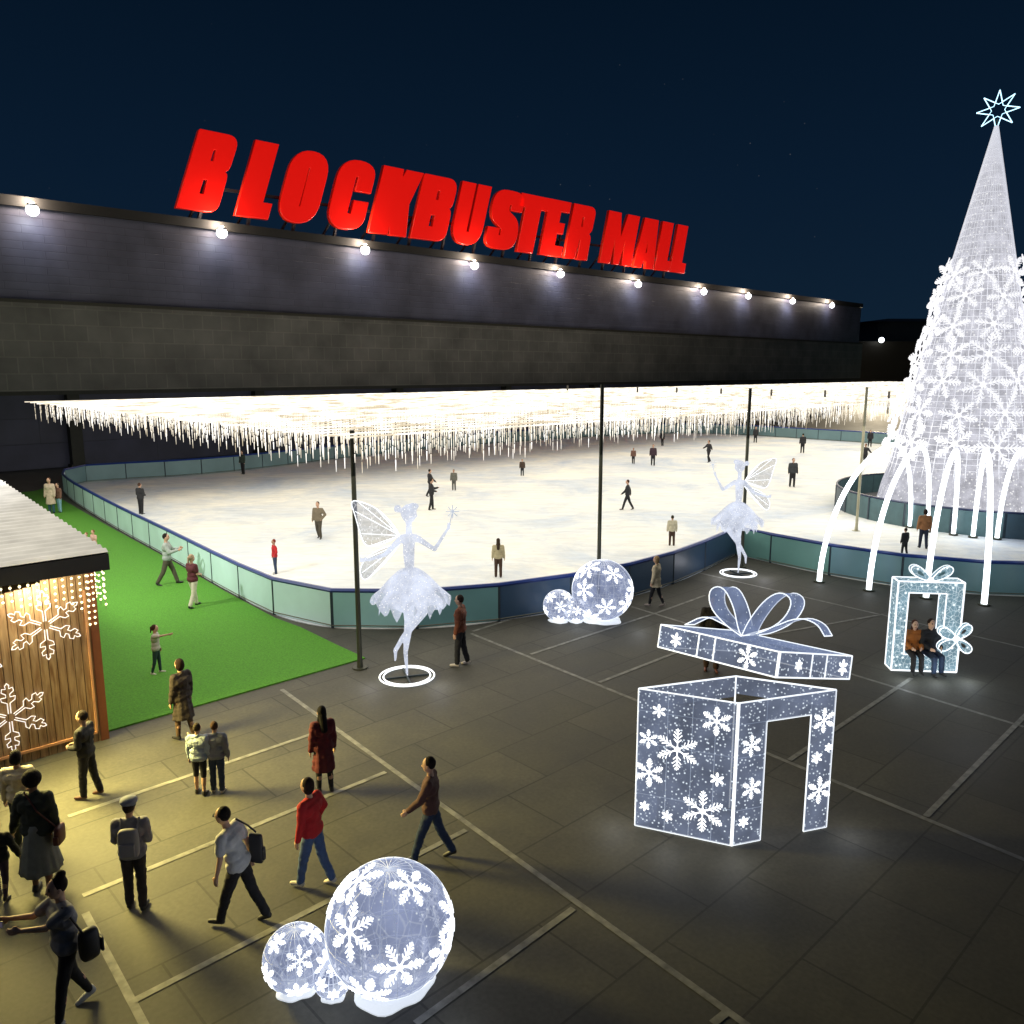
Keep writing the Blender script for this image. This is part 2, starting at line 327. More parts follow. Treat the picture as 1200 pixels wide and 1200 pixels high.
mb = MB(); mb.box(S0, -1.3, zbot - .3, s_end - .1, 0, zbot - .003); mb.build('soffit', mat('soffit', (.05, .05, .04), .7), mall)
sc1 = PL(87, 520, W0)[0]; sc2 = PL(302, 510, W0)[0]; print('cols', sc1, sc2)
s_ = sc1 - (sc2 - sc1)
while s_ < s_end:
    mb = MB(); mb.box(s_ - .45, -.9, 0, s_ + .45, -.02, zbot - .3); mb.box(s_ - .6, -1.05, 0, s_ + .6, -.015, .25); mb.build('column', mat('column', (.028, .03, .022), .6), mall); s_ += (sc2 - sc1)
# small bright dashes on the far end of the screen are perforations: a row of tiny slots
# floodlights
FL = [(38, 246), (260, 273), (428, 293), (556, 311), (657, 321), (748, 333), (825, 342), (877, 347), (929, 353), (975, 358)]
fmesh = None
ordn = ['first', 'second', 'third', 'fourth', 'fifth', 'sixth', 'seventh', 'eighth', 'ninth', 'tenth']
m_flood = glow('flood_glass', (.93, .97, 1), 6, 'NONE'); m_house = mat('lamp_housing', (.05, .05, .05), .4, .6)
def flood_mesh(r):
    g = MB(); g.sphere((0, 0, 0), r, 16, 10); a = g.mesh('lamp_globe', m_flood, True)
    h = MB(); h.tube([(0, 0, r * 1.25), (0, 0, r * .9), (0, .0, r * .55)], [r * .35, r * .75, r * .8], 12); h.box(-.06, 0, r * .9, .06, 1.0, r * 1.1); b = h.mesh('lamp_housing', m_house)
    return a, b
fa, fb = flood_mesh(.46)
lab = {0: 'big round floodlight on the parapet at the far left end of the mall', 9: 'last small floodlight near the right end of the mall parapet'}
for i, (px, py) in enumerate(FL):
    P0 = W0 - B * 1.6; s, z, p = PL(px, py, P0)
    t = thing('floodlight', lab.get(i, ordn[i] + ' round white floodlight from the left along the mall parapet'), 'floodlight', p, RZA, 'floodlights along the mall parapet')
    g1 = link('lamp_globe', fa, t); g2 = link('lamp_housing', fb, t)
    lo = lamp('flood_beam', 'SPOT', p + Vector((0, 0, -.35)) - B * .5, 380 if i < 9 else 180, (.9, .93, 1), .3, spot=R(150), blend=1)
    lamp('flood_spill', 'POINT', p + Vector((0, 0, .7)), 1100, (1, .82, .66), .4)
    dv = (B * .9 + Vector((0, 0, -1))).normalized(); lo.rotation_euler = dv.to_track_quat('-Z', 'Y').to_euler()
# annex behind
Ya = 190
ax0 = atY(985, 400, Ya); mb_ = thing('annex_building', 'low black building with a raised roof beyond the right end of the mall', 'building', (0, 0, 0))
zt = Zat(1040, 400, Ya); ztt = Zat(1070, 377, Ya + 20)
x0 = atY(995, 400, Ya).x; x1 = atY(1330, 400, Ya).x
mb = MB(); mb.box(x0, Ya, 0, x1, Ya + 60, zt); mb.build('wall', mat('annex_wall', (.03, .026, .018), .7, var=.3, vscale=.1), mb_)
mb = MB(); xa = atY(1030, 377, Ya + 20).x; xb = atY(1180, 377, Ya + 20).x
mb.obox(((xa + xb) / 2, Ya + 35, (zt + ztt) / 2), ((xb - xa) / 2, 0, 0), (0, 15, 0), (0, 0, (ztt - zt) / 2)); mb.add([(xa - 4, Ya + 19, ztt), (xb, Ya + 19, ztt), (xb, Ya + 51, ztt), (xa - 4, Ya + 51, ztt), (xa + 4, Ya + 24, ztt + 1.0), (xb - 4, Ya + 24, ztt + 1.0), (xb - 4, Ya + 46, ztt + 1), (xa + 4, Ya + 46, ztt + 1)], [(0, 1, 5, 4), (1, 2, 6, 5), (2, 3, 7, 6), (3, 0, 4, 7), (4, 5, 6, 7), (3, 2, 1, 0)])
mb.build('roof', mat('annex_roof', (.06, .06, .06), .6), mb_)
mb = MB(); xg = atY(1186, 400, Ya - 6).x; mb.box(xg, Ya - 5, Zat(1190, 432, Ya - 5), x1, Ya - .02, Zat(1190, 388, Ya - 5)); mb.build('glass_box', mat('annex_glass', (.10, .2, .18), .2, emit=(.25, .5, .42), es=.35), mb_)
p = atY(1033, 398.5, Ya - 1.6)
t = thing('floodlight', 'lone round white lamp on the black annex right of the mall', 'floodlight', p, 0, 'floodlights along the mall parapet'); link('lamp_globe', fa, t).scale = (1.3,) * 3; link('lamp_housing', fb, t)
lo = lamp('annex_beam', 'SPOT', p + Vector((0, -2.5, -.8)), 90000, (1, .85, .6), .5, spot=R(140), blend=1.0); lo.rotation_euler = Vector((-.25, -1, -.42)).to_track_quat('-Z', 'Y').to_euler()
# ------------------------------------------------------------------ sign
def rounded(pts):
    o = []; n = len(pts)
    for i, q in enumerate(pts):
        x, y = q[0], q[1]; r = q[2] if len(q) > 2 else 0
        if r <= 0: o.append((x, y)); continue
        a = Vector(pts[i - 1][:2]); b = Vector(pts[(i + 1) % n][:2]); c = Vector((x, y)); da = a - c; db = b - c
        ra = min(r, da.length * .5) ; rb = min(r, db.length * .5); pa = c + da.normalized() * ra; pb = c + db.normalized() * rb
        for k in range(7):
            t = k / 6; v = pa * (1 - t) ** 2 + c * 2 * t * (1 - t) + pb * t * t; o.append((v.x, v.y))
    return o
sl = lambda x0, y0, x1, y1: [(x0, y0), (x1, y0), (x1, y1), (x0, y1)]
GL = {
 'B': [[(0, 0), (1, 0, .26), (1, .5, .2), (.88, .53), (1, .57, .14), (1.02, 1, .3), (0, 1, .04)], sl(.42, .2, .56, .40), sl(.46, .63, .56, .79)],
 'L': [[(0, 0), (1.05, 0), (1.05, .2), (.74, .2), (.74, 1), (0, 1)]],
 'O': [[(0, 0, .55), (1, 0, .55), (1, 1, .55), (0, 1, .55)], sl(.47, .22, .53, .78)],
 'C': [[(0, 0, .5), (1, 0, .5), (1, .42), (.6, .42), (.6, .22), (.48, .22), (.48, .78), (.58, .78), (.58, .57), (1, .57), (1, 1, .5), (0, 1, .5)]],
 'K': [[(0, 0), (.48, 0), (.5, .17), (.56, 0), (1, 0), (.88, .5), (1.08, 1), (.62, 1), (.54, .84), (.52, 1), (0, 1)]],
 'U': [[(0, 0, .5), (1, 0, .5), (1, 1), (.55, 1), (.55, .2), (.45, .2), (.45, 1), (0, 1)]],
 'S': [[(0, 0, .4), (1, 0, .4), (1, .5, .3), (.55, .66, .05), (.55, .78), (.63, .78), (.63, .68), (1, .68), (1, 1, .4), (0, 1, .4), (0, .5, .3), (.45, .34, .05), (.45, .22), (.37, .22), (.37, .34), (0, .34)]],
 'T': [[(.22, 0), (.74, 0), (.74, .78), (1, .78), (1, 1), (0, 1), (0, .78), (.22, .78)]],
 'E': [[(0, 0), (1, 0), (1, .18), (.6, .18), (.6, .42), (.88, .42), (.88, .6), (.6, .6), (.6, .82), (1, .82), (1, 1), (0, 1)]],
 'R': [[(0, 0), (.46, 0), (.5, .36), (.58, .36), (.58, 0), (1.02, 0), (1.0, .44, .1), (.88, .5), (1, .56, .12), (1.02, 1, .26), (0, 1)], sl(.46, .6, .56, .8)],
 'M': [[(0, 0), (.3, 0), (.33, .6), (.42, 0), (.58, 0), (.68, .6), (.7, 0), (1, 0), (1, 1), (.62, 1), (.5, .5), (.38, 1), (0, 1)]],
 'A': [[(0, 0), (.38, 0), (.42, .14), (.58, .14), (.62, 0), (1, 0), (.84, 1), (.16, 1)], [(.45, .3), (.55, .3), (.5, .72)]],
}
SP = W0 - B * .4
def sx(px): return PL(px, 243 + .129 * (px - 205), SP)[0]
zb0 = PL(205, 243, SP)[1]; s_a, zt0, _ = PL(232, 152, SP); zb1 = PL(800, 320, SP)[1]; zt1 = PL(806, 266, SP)[1]
print('sign z', zb0, zt0, zb1, zt1)
zb = (zb0 + zb1) / 2; HS = zt0 - zb0; shear = (s_a - sx(205)) / HS; print('shear', shear, HS)
sign = thing('mall_sign', 'huge slanted red block letters reading BLOCKBUSTER MALL on the mall roof', 'sign', SP, RZA)
m_red = mat('sign_red', (.75, .008, .004), .32, emit=(1, .008, .004), es=.46, var=.06, samp='AUTO'); m_reds = mat('sign_red_side', (.8, .03, .008), .3, emit=(1, .012, .006), es=.10, samp='NONE')
LT = [('B', 206, 257), ('L', 275, 314), ('O', 322, 371), ('C', 380, 426), ('K', 431, 478), ('B', 480, 523), ('U', 526, 563), ('S', 566, 604), ('T', 597, 634), ('E', 631, 658), ('R', 660, 688), ('M', 702, 741), ('A', 741, 766), ('L', 766, 784), ('L', 784, 801)]
for ch, a, b in LT:
    cu = bpy.data.curves.new('letter', 'CURVE'); cu.dimensions = '2D'; cu.fill_mode = 'BOTH'; cu.extrude = .18; cu.bevel_depth = .07; cu.bevel_resolution = 2
    s0, s1 = sx(a), sx(b); wd = (s1 - s0) * .91
    f_ = (a - 206) / 595; zB = zb0 + (zb1 - zb0) * f_; Hh = (zt0 - zb0) * (1 - f_) + (zt1 - zb1) * f_
    sh = shear * (1 - .35 * f_)
    for poly in GL[ch]:
        sxx = 50.0
        pts = rounded([(q[0] * wd, q[1] * Hh, (q[2] * wd if len(q) > 2 else 0)) for q in poly])
        spn = cu.splines.new('POLY'); spn.points.add(len(pts) - 1); spn.use_cyclic_u = True
        for k_, (x, y) in enumerate(pts): spn.points[k_].co = (x + sh * y, y, 0, 1)
    to = bpy.data.objects.new('tmp', cu); COL.objects.link(to); dg = bpy.context.evaluated_depsgraph_get(); me = bpy.data.meshes.new_from_object(to.evaluated_get(dg)); bpy.data.objects.remove(to)
    me.materials.clear(); me.materials.append(m_red); me.materials.append(m_reds)
    for pl in me.polygons:
        if abs(pl.normal.z) < .6: pl.material_index = 1
    o = link('letter', me, sign); o.location = (s0, 0, zB); o.rotation_euler = (R(90), 0, 0)
mb = MB(); sA, sB = sx(206), sx(800)
k_ = sA + 2
while k_ < sB:
    mb.bar((k_, .5, ztop + .4), (k_ + 1.2, .6, zb0 + 3), .25); mb.bar((k_, 3.5, ztop + .4), (k_ + 1, .6, zb0 + 2.5), .18); k_ += 4.5
mb.bar((sA + 3, .65, zb0 + 2.2), (sB - 2, .65, zb1 + 2.2), .25); mb.build('support_frame', mat('sign_frame', (.02, .02, .025), .6), sign)
# ------------------------------------------------------------------ light canopy
K0 = G(422, 783.0); ZC = 6.25
LA = 104.0; LB = PL(40, 463, K0, B)[0] - 1.5; print('LB', LB)
can = thing('light_canopy', 'wide overhead canopy of hanging white icicle lights on tall poles over the rink', 'light canopy', K0, RZA)
def strand_mat(name, top, bot, s1, s2):
    m = bpy.data.materials.new(name); m.use_nodes = True; nt = m.node_tree; nt.nodes.clear(); N = nt.nodes.new; L = nt.links
    out = N('ShaderNodeOutputMaterial'); tc = N('ShaderNodeTexCoord'); sp = N('ShaderNodeSeparateXYZ'); L.new(tc.outputs['Object'], sp.inputs[0])
    nz = N('ShaderNodeTexNoise'); nz.inputs['Scale'].default_value = .9; nz.inputs['Detail'].default_value = 3
    g = N('ShaderNodeNewGeometry'); L.new(g.outputs['Position'], nz.inputs['Vector'])
    mr = N('ShaderNodeMapRange'); mr.inputs['From Min'].default_value = .35; mr.inputs['From Max'].default_value = .65; L.new(nz.outputs['Fac'], mr.inputs['Value'])
    mx = N('ShaderNodeMixRGB'); mx.inputs[1].default_value = (*top, 1); mx.inputs[2].default_value = (*bot, 1); L.new(mr.outputs[0], mx.inputs[0])
    ms = N('ShaderNodeMapRange'); ms.inputs['To Min'].default_value = s1; ms.inputs['To Max'].default_value = s2; L.new(mr.outputs[0], ms.inputs['Value'])
    e = N('ShaderNodeEmission'); L.new(mx.outputs[0], e.inputs['Color']); L.new(ms.outputs[0], e.inputs['Strength']); L.new(e.outputs[0], out.inputs['Surface']); m.cycles.emission_sampling = 'NONE'; return m
m_str = strand_mat('icicle_lamp', (1, .98, .94), (1, .84, .58), 2.1, .8)
def row_mesh(seed):
    r = random.Random(seed); g = MB(); x = 0
    g.box(0, -.012, -.02, LA, .012, .02)
    while x < LA:
        ph = abs((x / 3.2) % 1)
        if ph > .10:
            L_ = r.uniform(.5, 1.0) * (1 if r.random() > .25 else .55); w_ = r.uniform(.010, .018); x_ = x + r.uniform(-.06, .06); bw_ = w_ * .9
            for k in range(3):
                a = -L_ * k / 3; b = -L_ * (k + 1) / 3 + .03
                g.add([(x_ - w_, 0, a), (x_ + w_, 0, a), (x_, w_, a), (x_ - bw_ * .5, 0, b), (x_ + bw_ * .5, 0, b), (x_, w_ * .5, b)], [(0, 1, 4, 3), (1, 2, 5, 4), (2, 0, 3, 5), (0, 2, 1), (3, 4, 5)])
        x += .23 if x < 55 else .34
    return g.mesh('icicle_row', m_str)
rows = [row_mesh(s) for s in range(3)]
NR = 52
for i in range(NR):
    o = link('icicle_row', rows[i % 3], can); o.location = (-.8 if i % 2 else -.68, -.8 + i * (LB + .8) / (NR - 1), ZC - .05 + .02 * math.sin(i * 2.1))
cb = MB(); m_wire = mat('wire', (.12, .11, .09), .6)
x = 0
while x <= LA: cb.box(x - .025, 0, ZC + .0, x + .025, LB, ZC + .06); x += 4.85
m_pole = mat('pole_steel', (.045, .048, .032), .45, .3)
for px, s_, zt in [(422, 0, 6.3), (703, None, 7.35), (872, None, 7.1), (1005, None, 7.0)]:
    yp = 0 if s_ == 0 else -.95; s = 0 if s_ == 0 else PL(px, 600, K0 + B * yp)[0]
    mb = MB(); mb.tube([(s, yp, 0), (s, yp, .3), (s, yp, zt)], [.085, .066, .06], 12); mb.tube([(s, yp, 0.001), (s, yp, .04)], .2, 12); mb.build('pole', m_pole if px < 1000 else mat('pole_pale', (.4, .37, .25), .5), can)
for i in range(14):   # short masts that carry the far cables, rising above the canopy
    pxs = [405, 420, 440, 463, 485, 510, 537, 565, 595, 629, 665, 747, 793, 845][i]
pb_, _, _ = PL(1042, 466, K0 + A * 0, A)
for px in (405, 420, 440, 463, 485, 510, 537, 565, 595, 629, 665, 747, 793, 845, 904, 967, 1042):
    P1 = K0 + A * 36; s, z, p = PL(px, 460, P1, B)
    if 0 <= s <= LB:
        q = p - K0; lx, ly = q.dot(A), q.dot(B); mb = MB(); mb.tube([(lx, ly, ZC - .9), (lx, ly, ZC + .35)], .07, 6); mb.build('hanger_rod', m_wire, can)
# real light of the canopy
al = bpy.data.lights.new('canopy_glow', 'AREA'); al.shape = 'RECTANGLE'; al.size = LA + 22; al.size_y = LB + 6; al.energy = 18000; al.color = (1, .94, .80)
ao = bpy.data.objects.new('canopy_glow', al); COL.objects.link(ao); c_ = K0 + A * (LA / 2 - 9) + B * LB / 2; ao.location = (c_.x, c_.y, ZC - 1.1); ao.rotation_euler = (0, 0, RZA)
al = bpy.data.lights.new('canopy_upglow', 'AREA'); al.shape = 'RECTANGLE'; al.size = LA; al.size_y = LB; al.energy = 3800; al.color = (1, .9, .7)
ao = bpy.data.objects.new('canopy_upglow', al); COL.objects.link(ao); ao.location = (c_.x, c_.y, ZC + .1); ao.rotation_euler = (R(180), 0, RZA)
# ------------------------------------------------------------------ snowflakes
def flake_segs(Rr, dense=True):
    segs = []
    for k in range(6):
        a = math.pi / 6 + k * math.pi / 3; d = Vector((math.cos(a), math.sin(a))); segs.append((Vector((0, 0)), d * Rr, 1))
        for t, l in ((.32, .24), (.50, .28), (.68, .22), (.85, .13)) if dense else ((.5, .34),):
            for sg in (-1, 1):
                e = Vector((math.cos(a + sg * R(44)), math.sin(a + sg * R(44)))); segs.append((d * Rr * t, d * Rr * t + e * Rr * l, .8))
    if dense:
        for k in range(6):
            a = math.pi / 6 + k * math.pi / 3; b = a + math.pi / 3; q = .17 * Rr; m_ = Vector((math.cos(a + math.pi / 6), math.sin(a + math.pi / 6))) * q * .55
            segs.append((Vector((math.cos(a), math.sin(a))) * q, m_, .6)); segs.append((m_, Vector((math.cos(b), math.sin(b))) * q, .6))
    return segs
def flake_flat(mb, c, ux, uz, Rr, w, t=.02, rot=0, dense=True):
    """flake lying in the plane (ux, uz) at c"""
    c = Vector(c); ux = Vector(ux).normalized(); uz = Vector(uz).normalized(); nn = ux.cross(uz); cr_, sr = math.cos(rot), math.sin(rot)
    for a, b, k in flake_segs(Rr, dense):
        f = lambda q: c + ux * (q.x * cr_ - q.y * sr) + uz * (q.x * sr + q.y * cr_)
        mb.bar(f(a), f(b), w * k, t, nn)
def flake_ball(mb, c, r, dirv, Rr, w, rot=0):
    c = Vector(c); n = Vector(dirv).normalized(); x = Vector((0, 0, 1)).cross(n).normalized(); y = n.cross(x); cr_, sr = math.cos(rot), math.sin(rot)
    def f(q):
        u = (q.x * cr_ - q.y * sr); v = (q.x * sr + q.y * cr_); l = math.hypot(u, v) / r
        if l < 1e-6: return c + n * (r + .012)
        d = (x * u + y * v) / (l * r); return c + (n * math.cos(l) + d * math.sin(l)) * (r + .012)
    for a, b, k in flake_segs(Rr):
        m_ = (a + b) / 2; pa, pm_, pb = f(a), f(m_), f(b)
        mb.bar(pa, pm_, w * k, .02, (pm_ - c)); mb.bar(pm_, pb, w * k, .02, (pm_ - c))
m_line = glow('lamp_line_white', (.88, .94, 1), 1.25); m_flake = glow('lamp_flake_white', (.92, .96, 1), 1.5); m_soft = glow('lamp_line_soft', (.5, .62, .85), .55)
# ------------------------------------------------------------------ ball clusters
m_ball = lednet('net_ball', (.46, .54, .84), .56, (.85, .92, 1), .8, 11, .2, .72, .35, 4.5)
m_wireb = glow('ball_wire', (.6, .7, 1), .42)
def ball(px, py, rpx, label, grp, seed, Rf=.41):
    # rest the ball on the ground: solve centre so its image centre matches
    d = ray(px, py).normalized(); r = 1.0
    for _ in range(30):
        t = (r - CAMH) / d.z; P = C0 + d * t; r = rpx / FPX * ((P - C0).dot(_f)) * .985
    t = thing('light_ball', label, 'light ball', (P.x, P.y, 0), 0, grp); c = Vector((0, 0, r + .02)); rg = random.Random(seed)
    mb = MB(); mb.sphere(c, r, 40, 24); mb.build('globe', m_ball, t, True)
    mb = MB()
    for k in range(12):
        a = math.pi * k / 12; ax = Vector((math.cos(a), math.sin(a), 0)); mb.tube([c + (ax * math.cos(q) + Vector((0, 0, 1)) * math.sin(q)) * r * 1.004 for q in [2 * math.pi * j / 40 for j in range(40)]], .006, 4, close=True)
    for k in range(1, 8):
        z = math.cos(math.pi * k / 8) * r; rr = math.sqrt(r * r - z * z) * 1.004; mb.tube([c + Vector((rr * math.cos(q), rr * math.sin(q), z)) for q in [2 * math.pi * j / 40 for j in range(40)]], .006, 4, close=True)
    mb.build('wire_frame', m_wireb, t)
    to = (C0 - Vector((P.x, P.y, r))).normalized(); x = Vector((0, 0, 1)).cross(to).normalized(); y = to.cross(x)
    # white rim ring: bright limb of the net, put into an added camera-facing ring
    mb = MB(); mb.tube([c + (x * math.cos(q) + y * math.sin(q)) * r for q in [2 * math.pi * j / 56 for j in range(56)]], r * .011 + .004, 6, close=True); mb.build('limb_ring', m_line, t)
    dirs = [(.33, .52), (-.58, -.02), (.12, -.55), (-.45, .68), (.78, -.42), (.95, .05), (-.8, .55), (-.35, -.85)]
    if r < .6: dirs = [(.1, -.1), (-.55, .5), (.5, .62), (-.85, -.35), (.8, -.3), (0, -.9)]
    if r < .35: dirs = [(.05, .35), (-.6, -.2), (.6, -.3), (0, -.75)]
    for a, b in dirs:
        l = min(.98, math.hypot(a, b)); dv = (x * a + y * b) + to * math.sqrt(max(.02, 1 - l * l))
        mb = MB(); flake_ball(mb, c, r, dv, r * Rf * rg.uniform(.8, 1.05), r * .018 + .004, rg.uniform(0, 1)); mb.build('snowflake', m_flake, t)
    for k in range(5):
        a = 2 * math.pi * k / 5 + .4; dv = -to * .7 + (x * math.cos(a) + y * math.sin(a)) * .8; mb = MB(); flake_ball(mb, c, r, dv, r * .4, r * .018 + .004, a); mb.build('snowflake', m_flake, t)
    n_ = 40; mb = MB(); mb.lathe([(.01, .002), (r * .64, .004), (r * .64, .02), (r * .58, .035), (r * .5, .05), (.02, .03)], n_, (0, 0, 0), lambda rr, z, a, i: (rr * (1 + (.08 * math.sin(3 * a + seed) + .04 * math.sin(7 * a)) * (rr > .45 * r)), z)); mb.build('glow_puddle', glow('base_glow', (.85, .92, 1), .62), t)  # white glow puddle on the ground, put in as an emissive disc
    lamp('ball_lamp', 'POINT', (P.x, P.y, r * 2 + .5), 9 * r, (.85, .92, 1), .3)
    lamp('ball_lamp', 'POINT', (P.x + x.x * r * 1.1 , P.y - r * 1.1, .35), 5 * r, (.85, .92, 1), .2)
    return t
ball(457, 1087, 75, 'largest glowing snowflake ball at the bottom of the photo', 'glowing snowflake balls in the foreground', 1)
ball(347, 1124, 38, 'medium glowing snowflake ball left of the largest ball in the foreground', 'glowing snowflake balls in the foreground', 2)
ball(390, 1148, 22, 'smallest glowing snowflake ball tucked between the two foreground balls', 'glowing snowflake balls in the foreground', 3)
ball(706, 692, 36, 'large glowing snowflake ball in front of the navy rink barrier', 'glowing snowflake balls by the barrier', 4)
ball(655, 710, 18.5, 'leftmost small glowing ball beside the navy rink barrier', 'glowing snowflake balls by the barrier', 5)
ball(675, 715, 14, 'tiny glowing ball in front of the two balls at the navy barrier', 'glowing snowflake balls by the barrier', 6)
# ------------------------------------------------------------------ giant gift box
m_pan = lednet('net_panel', (.34, .41, .60), .42, (.80, .90, 1), 1.1, 14, .29, .62, .0)
m_band = lednet('net_band', (.35, .45, .75), .5, (.8, .9, 1), .9, 12, .2, .6)
Fc = G(857, 992); Lc = G(744, 968); Rc = G(968, 970); Bc = Lc + Rc - Fc; HB = 2.52
gb = thing('gift_box', 'giant glowing snowflake gift box with open doorway and no lid on', 'light sculpture', Fc)
def quadpanel(name, pts, th, m, parent):
    a, b, c, d = [Vector(q) for q in pts]; nn = (b - a).cross(d - a).normalized() * th
    g = MB(); v = [a, b, c, d, a + nn, b + nn, c + nn, d + nn]; g.add(v, [(3, 2, 1, 0), (4, 5, 6, 7), (0, 1, 5, 4), (1, 2, 6, 5), (2, 3, 7, 6), (3, 0, 4, 7)]); return g.build(name, m, parent)
Z = Vector((0, 0, 1)); l_ = Lc - Fc; r_ = Rc - Fc
b0 = Vector((0, 0, .02)); tp = Vector((0, 0, HB))
fr = (G(890, 985) - Fc).length / r_.length; fr2 = 1 - (G(938, 972) - Rc).length / r_.length; zd = HB * .85
quadpanel('panel', [l_ + b0, b0, tp, l_ + tp], .012, m_pan, gb)
quadpanel('panel', [b0, r_ * fr + b0, r_ * fr + tp, tp], .012, m_pan, gb)
quadpanel('panel', [r_ * fr2 + b0, r_ + b0, r_ + tp, r_ * fr2 + tp], .012, m_pan, gb)
quadpanel('panel', [r_ * fr + Z * zd, r_ * fr2 + Z * zd, r_ * fr2 + tp, r_ * fr + tp], .012, m_pan, gb)
bk = l_ + r_
quadpanel('panel', [r_ + b0, bk + b0, bk + tp, r_ + tp], .012, m_pan, gb) if False else None
# the two far sides: one panel, one doorway beam, as the tunnel lets one walk through
quadpanel('panel', [bk + Z * zd, l_ + Z * zd, l_ + tp, bk + tp], .012, m_pan, gb)
quadpanel('panel', [l_ + r_ * .22 + b0, l_ + b0, l_ + Z * zd, l_ + r_ * .22 + Z * zd], .012, m_pan, gb)
quadpanel('panel', [r_ + Z * (HB - .32), bk + Z * (HB - .32), bk + tp, r_ + tp], .012, m_pan, gb)
g = MB(); W_ = .028
def E_(p, q, w=W_): g.tube([p, q], w / 2, 6)
for p, q in [(b0, l_ + b0), (tp, l_ + tp), (tp, r_ + tp), (l_ + tp, bk + tp), (r_ + tp, bk + tp), (l_ + b0, l_ + tp), (r_ + b0, r_ + tp), (bk + b0, bk + tp), (b0, r_ * fr + b0), (r_ * fr + b0, r_ * fr + Z * zd), (r_ * fr2 + b0, r_ * fr2 + Z * zd), (r_ * fr + Z * zd, r_ * fr2 + Z * zd), (r_ * fr2 + b0, r_ + b0)]: E_(p, q)
E_(b0, tp, .06)
g.build('tube_frame', m_line, gb)
g = MB()
for t_ in (.22, .45, .7): g.bar(l_ * t_ + b0 - B * .02, l_ * t_ + tp - B * .02, .008)
for z_ in (.25, .62, .85): g.bar(b0 + Z * HB * z_, l_ + Z * HB * z_, .008); g.bar(Z * HB * z_, r_ * fr + Z * HB * z_, .008)
g.bar(r_ * fr + Z * zd, r_ * fr + tp, .008); g.bar(r_ * fr2 + Z * zd, r_ * fr2 + tp, .008)
g.build('mesh_wire', m_soft, gb)
nl = Vector((l_.y, -l_.x, 0)).normalized(); nl = nl if nl.y < 0 else -nl
nr = Vector((-r_.y, r_.x, 0)).normalized(); nr = nr if nr.y < 0 else -nr
def fl(side, u, z, Rr, w=.030, dense=True, rot=0):
    base, nn = (l_, nl) if side == 'l' else (r_, nr); g = MB(); ux = base.normalized() if side == 'r' else -base.normalized()
    flake_flat(g, base * u + Z * HB * z + nn * .03, ux, (0, 0, 1), Rr, w, .02, rot, dense); g.build('snowflake', m_flake, gb)
for u, z, r0 in [(.58, .62, .37), (.30, .215, .37), (.20, .86, .25), (.86, .42, .26)]: fl('l', u, z, r0, .018)
for u, z, r0 in [(.78, .87, .12), (.88, .66, .17), (.17, .46, .12), (.66, .13, .10), (.9, .17, .09)]: fl('l', u, z, r0, .011)
for u, z, r0 in [(.14, .70, .19), (.165, .40, .19), (.10, .17, .10)]: fl('r', u, z, r0, .012)
for u, z, r0 in [(.88, .80, .22), (.88, .30, .25)]: fl('r', u, z, r0, .014)
for u, z, r0 in [(.83, .54, .11), (.95, .60, .08)]: fl('r', u, z, r0, .010)
cG = Fc + (l_ + r_) * .5
lamp('box_lamp', 'POINT', cG + Vector((0, 0, 1.2)), 22, (.85, .9, 1), .5)
for q in (Fc + Vector((0, -.35, .45)), Fc + l_ * .6 + nl * .45 + Z * .4, Rc + Vector((.3, -.25, .4)), Lc + Vector((-.35, 0, .4))): lamp('box_lamp', 'POINT', q, 5.5, (.9, .93, 1), .25)
# lid, tilted and floating over the box
lid = thing('present_lid', 'tilted glowing gift box lid with big looped bow floating above the doorway box', 'light sculpture', (4.291, 13.702, 2.867))
lid.rotation_euler = (-.077, .246, .640)
w2, y2, h2 = 2.221 / 2, 2.459 / 2, .404 / 2
cs = {(a, b, c): Vector((a * w2, b * y2, c * h2)) for a in (-1, 1) for b in (-1, 1) for c in (-1, 1)}
for q in [((-1, 1), (-1, -1)), ((-1, -1), (1, -1)), ((1, -1), (1, 1)), ((1, 1), (-1, 1))]:
    (a, b), (c, d) = q; quadpanel('side_panel', [cs[a, b, -1], cs[c, d, -1], cs[c, d, 1], cs[a, b, 1]], -.01, m_pan, lid)
quadpanel('top_panel', [cs[-1, -1, 1], cs[1, -1, 1], cs[1, 1, 1], cs[-1, 1, 1]], -.01, m_band, lid)
g = MB()
for c in (-1, 1):
    for q in [((-1, 1), (-1, -1)), ((-1, -1), (1, -1)), ((1, -1), (1, 1)), ((1, 1), (-1, 1))]: E_(cs[(*q[0], c)], cs[(*q[1], c)])
for a in (-1, 1):
    for b in (-1, 1): E_(cs[a, b, -1], cs[a, b, 1])
for t_ in (.36, .50):
    p = cs[-1, 1, -1].lerp(cs[-1, -1, -1], t_); E_(p, p + Z * 2 * h2, .03)
for t_ in (.0, .42, .62):
    p = cs[-1, -1, -1].lerp(cs[1, -1, -1], t_ + .02); E_(p, p + Z * 2 * h2, .03)
g.build('tube_frame', m_line, lid)
for (u, r0) in ((.17, .13), (.78, .20)):
    g = MB(); flake_flat(g, cs[-1, 1, 0] .lerp(cs[-1, -1, 0], u) + Vector((-.03, 0, 0)) if False else Vector((-w2 - .03, y2 - 2 * y2 * u, 0)), (0, -1, 0), (0, 0, 1), r0, .012); g.build('snowflake', m_flake, lid)
for (u, r0) in ((.25, .10), (.86, .14)):
    g = MB(); flake_flat(g, Vector((-w2 + 2 * w2 * u, -y2 - .03, 0)), (1, 0, 0), (0, 0, 1), r0, .011); g.build('snowflake', m_flake, lid)
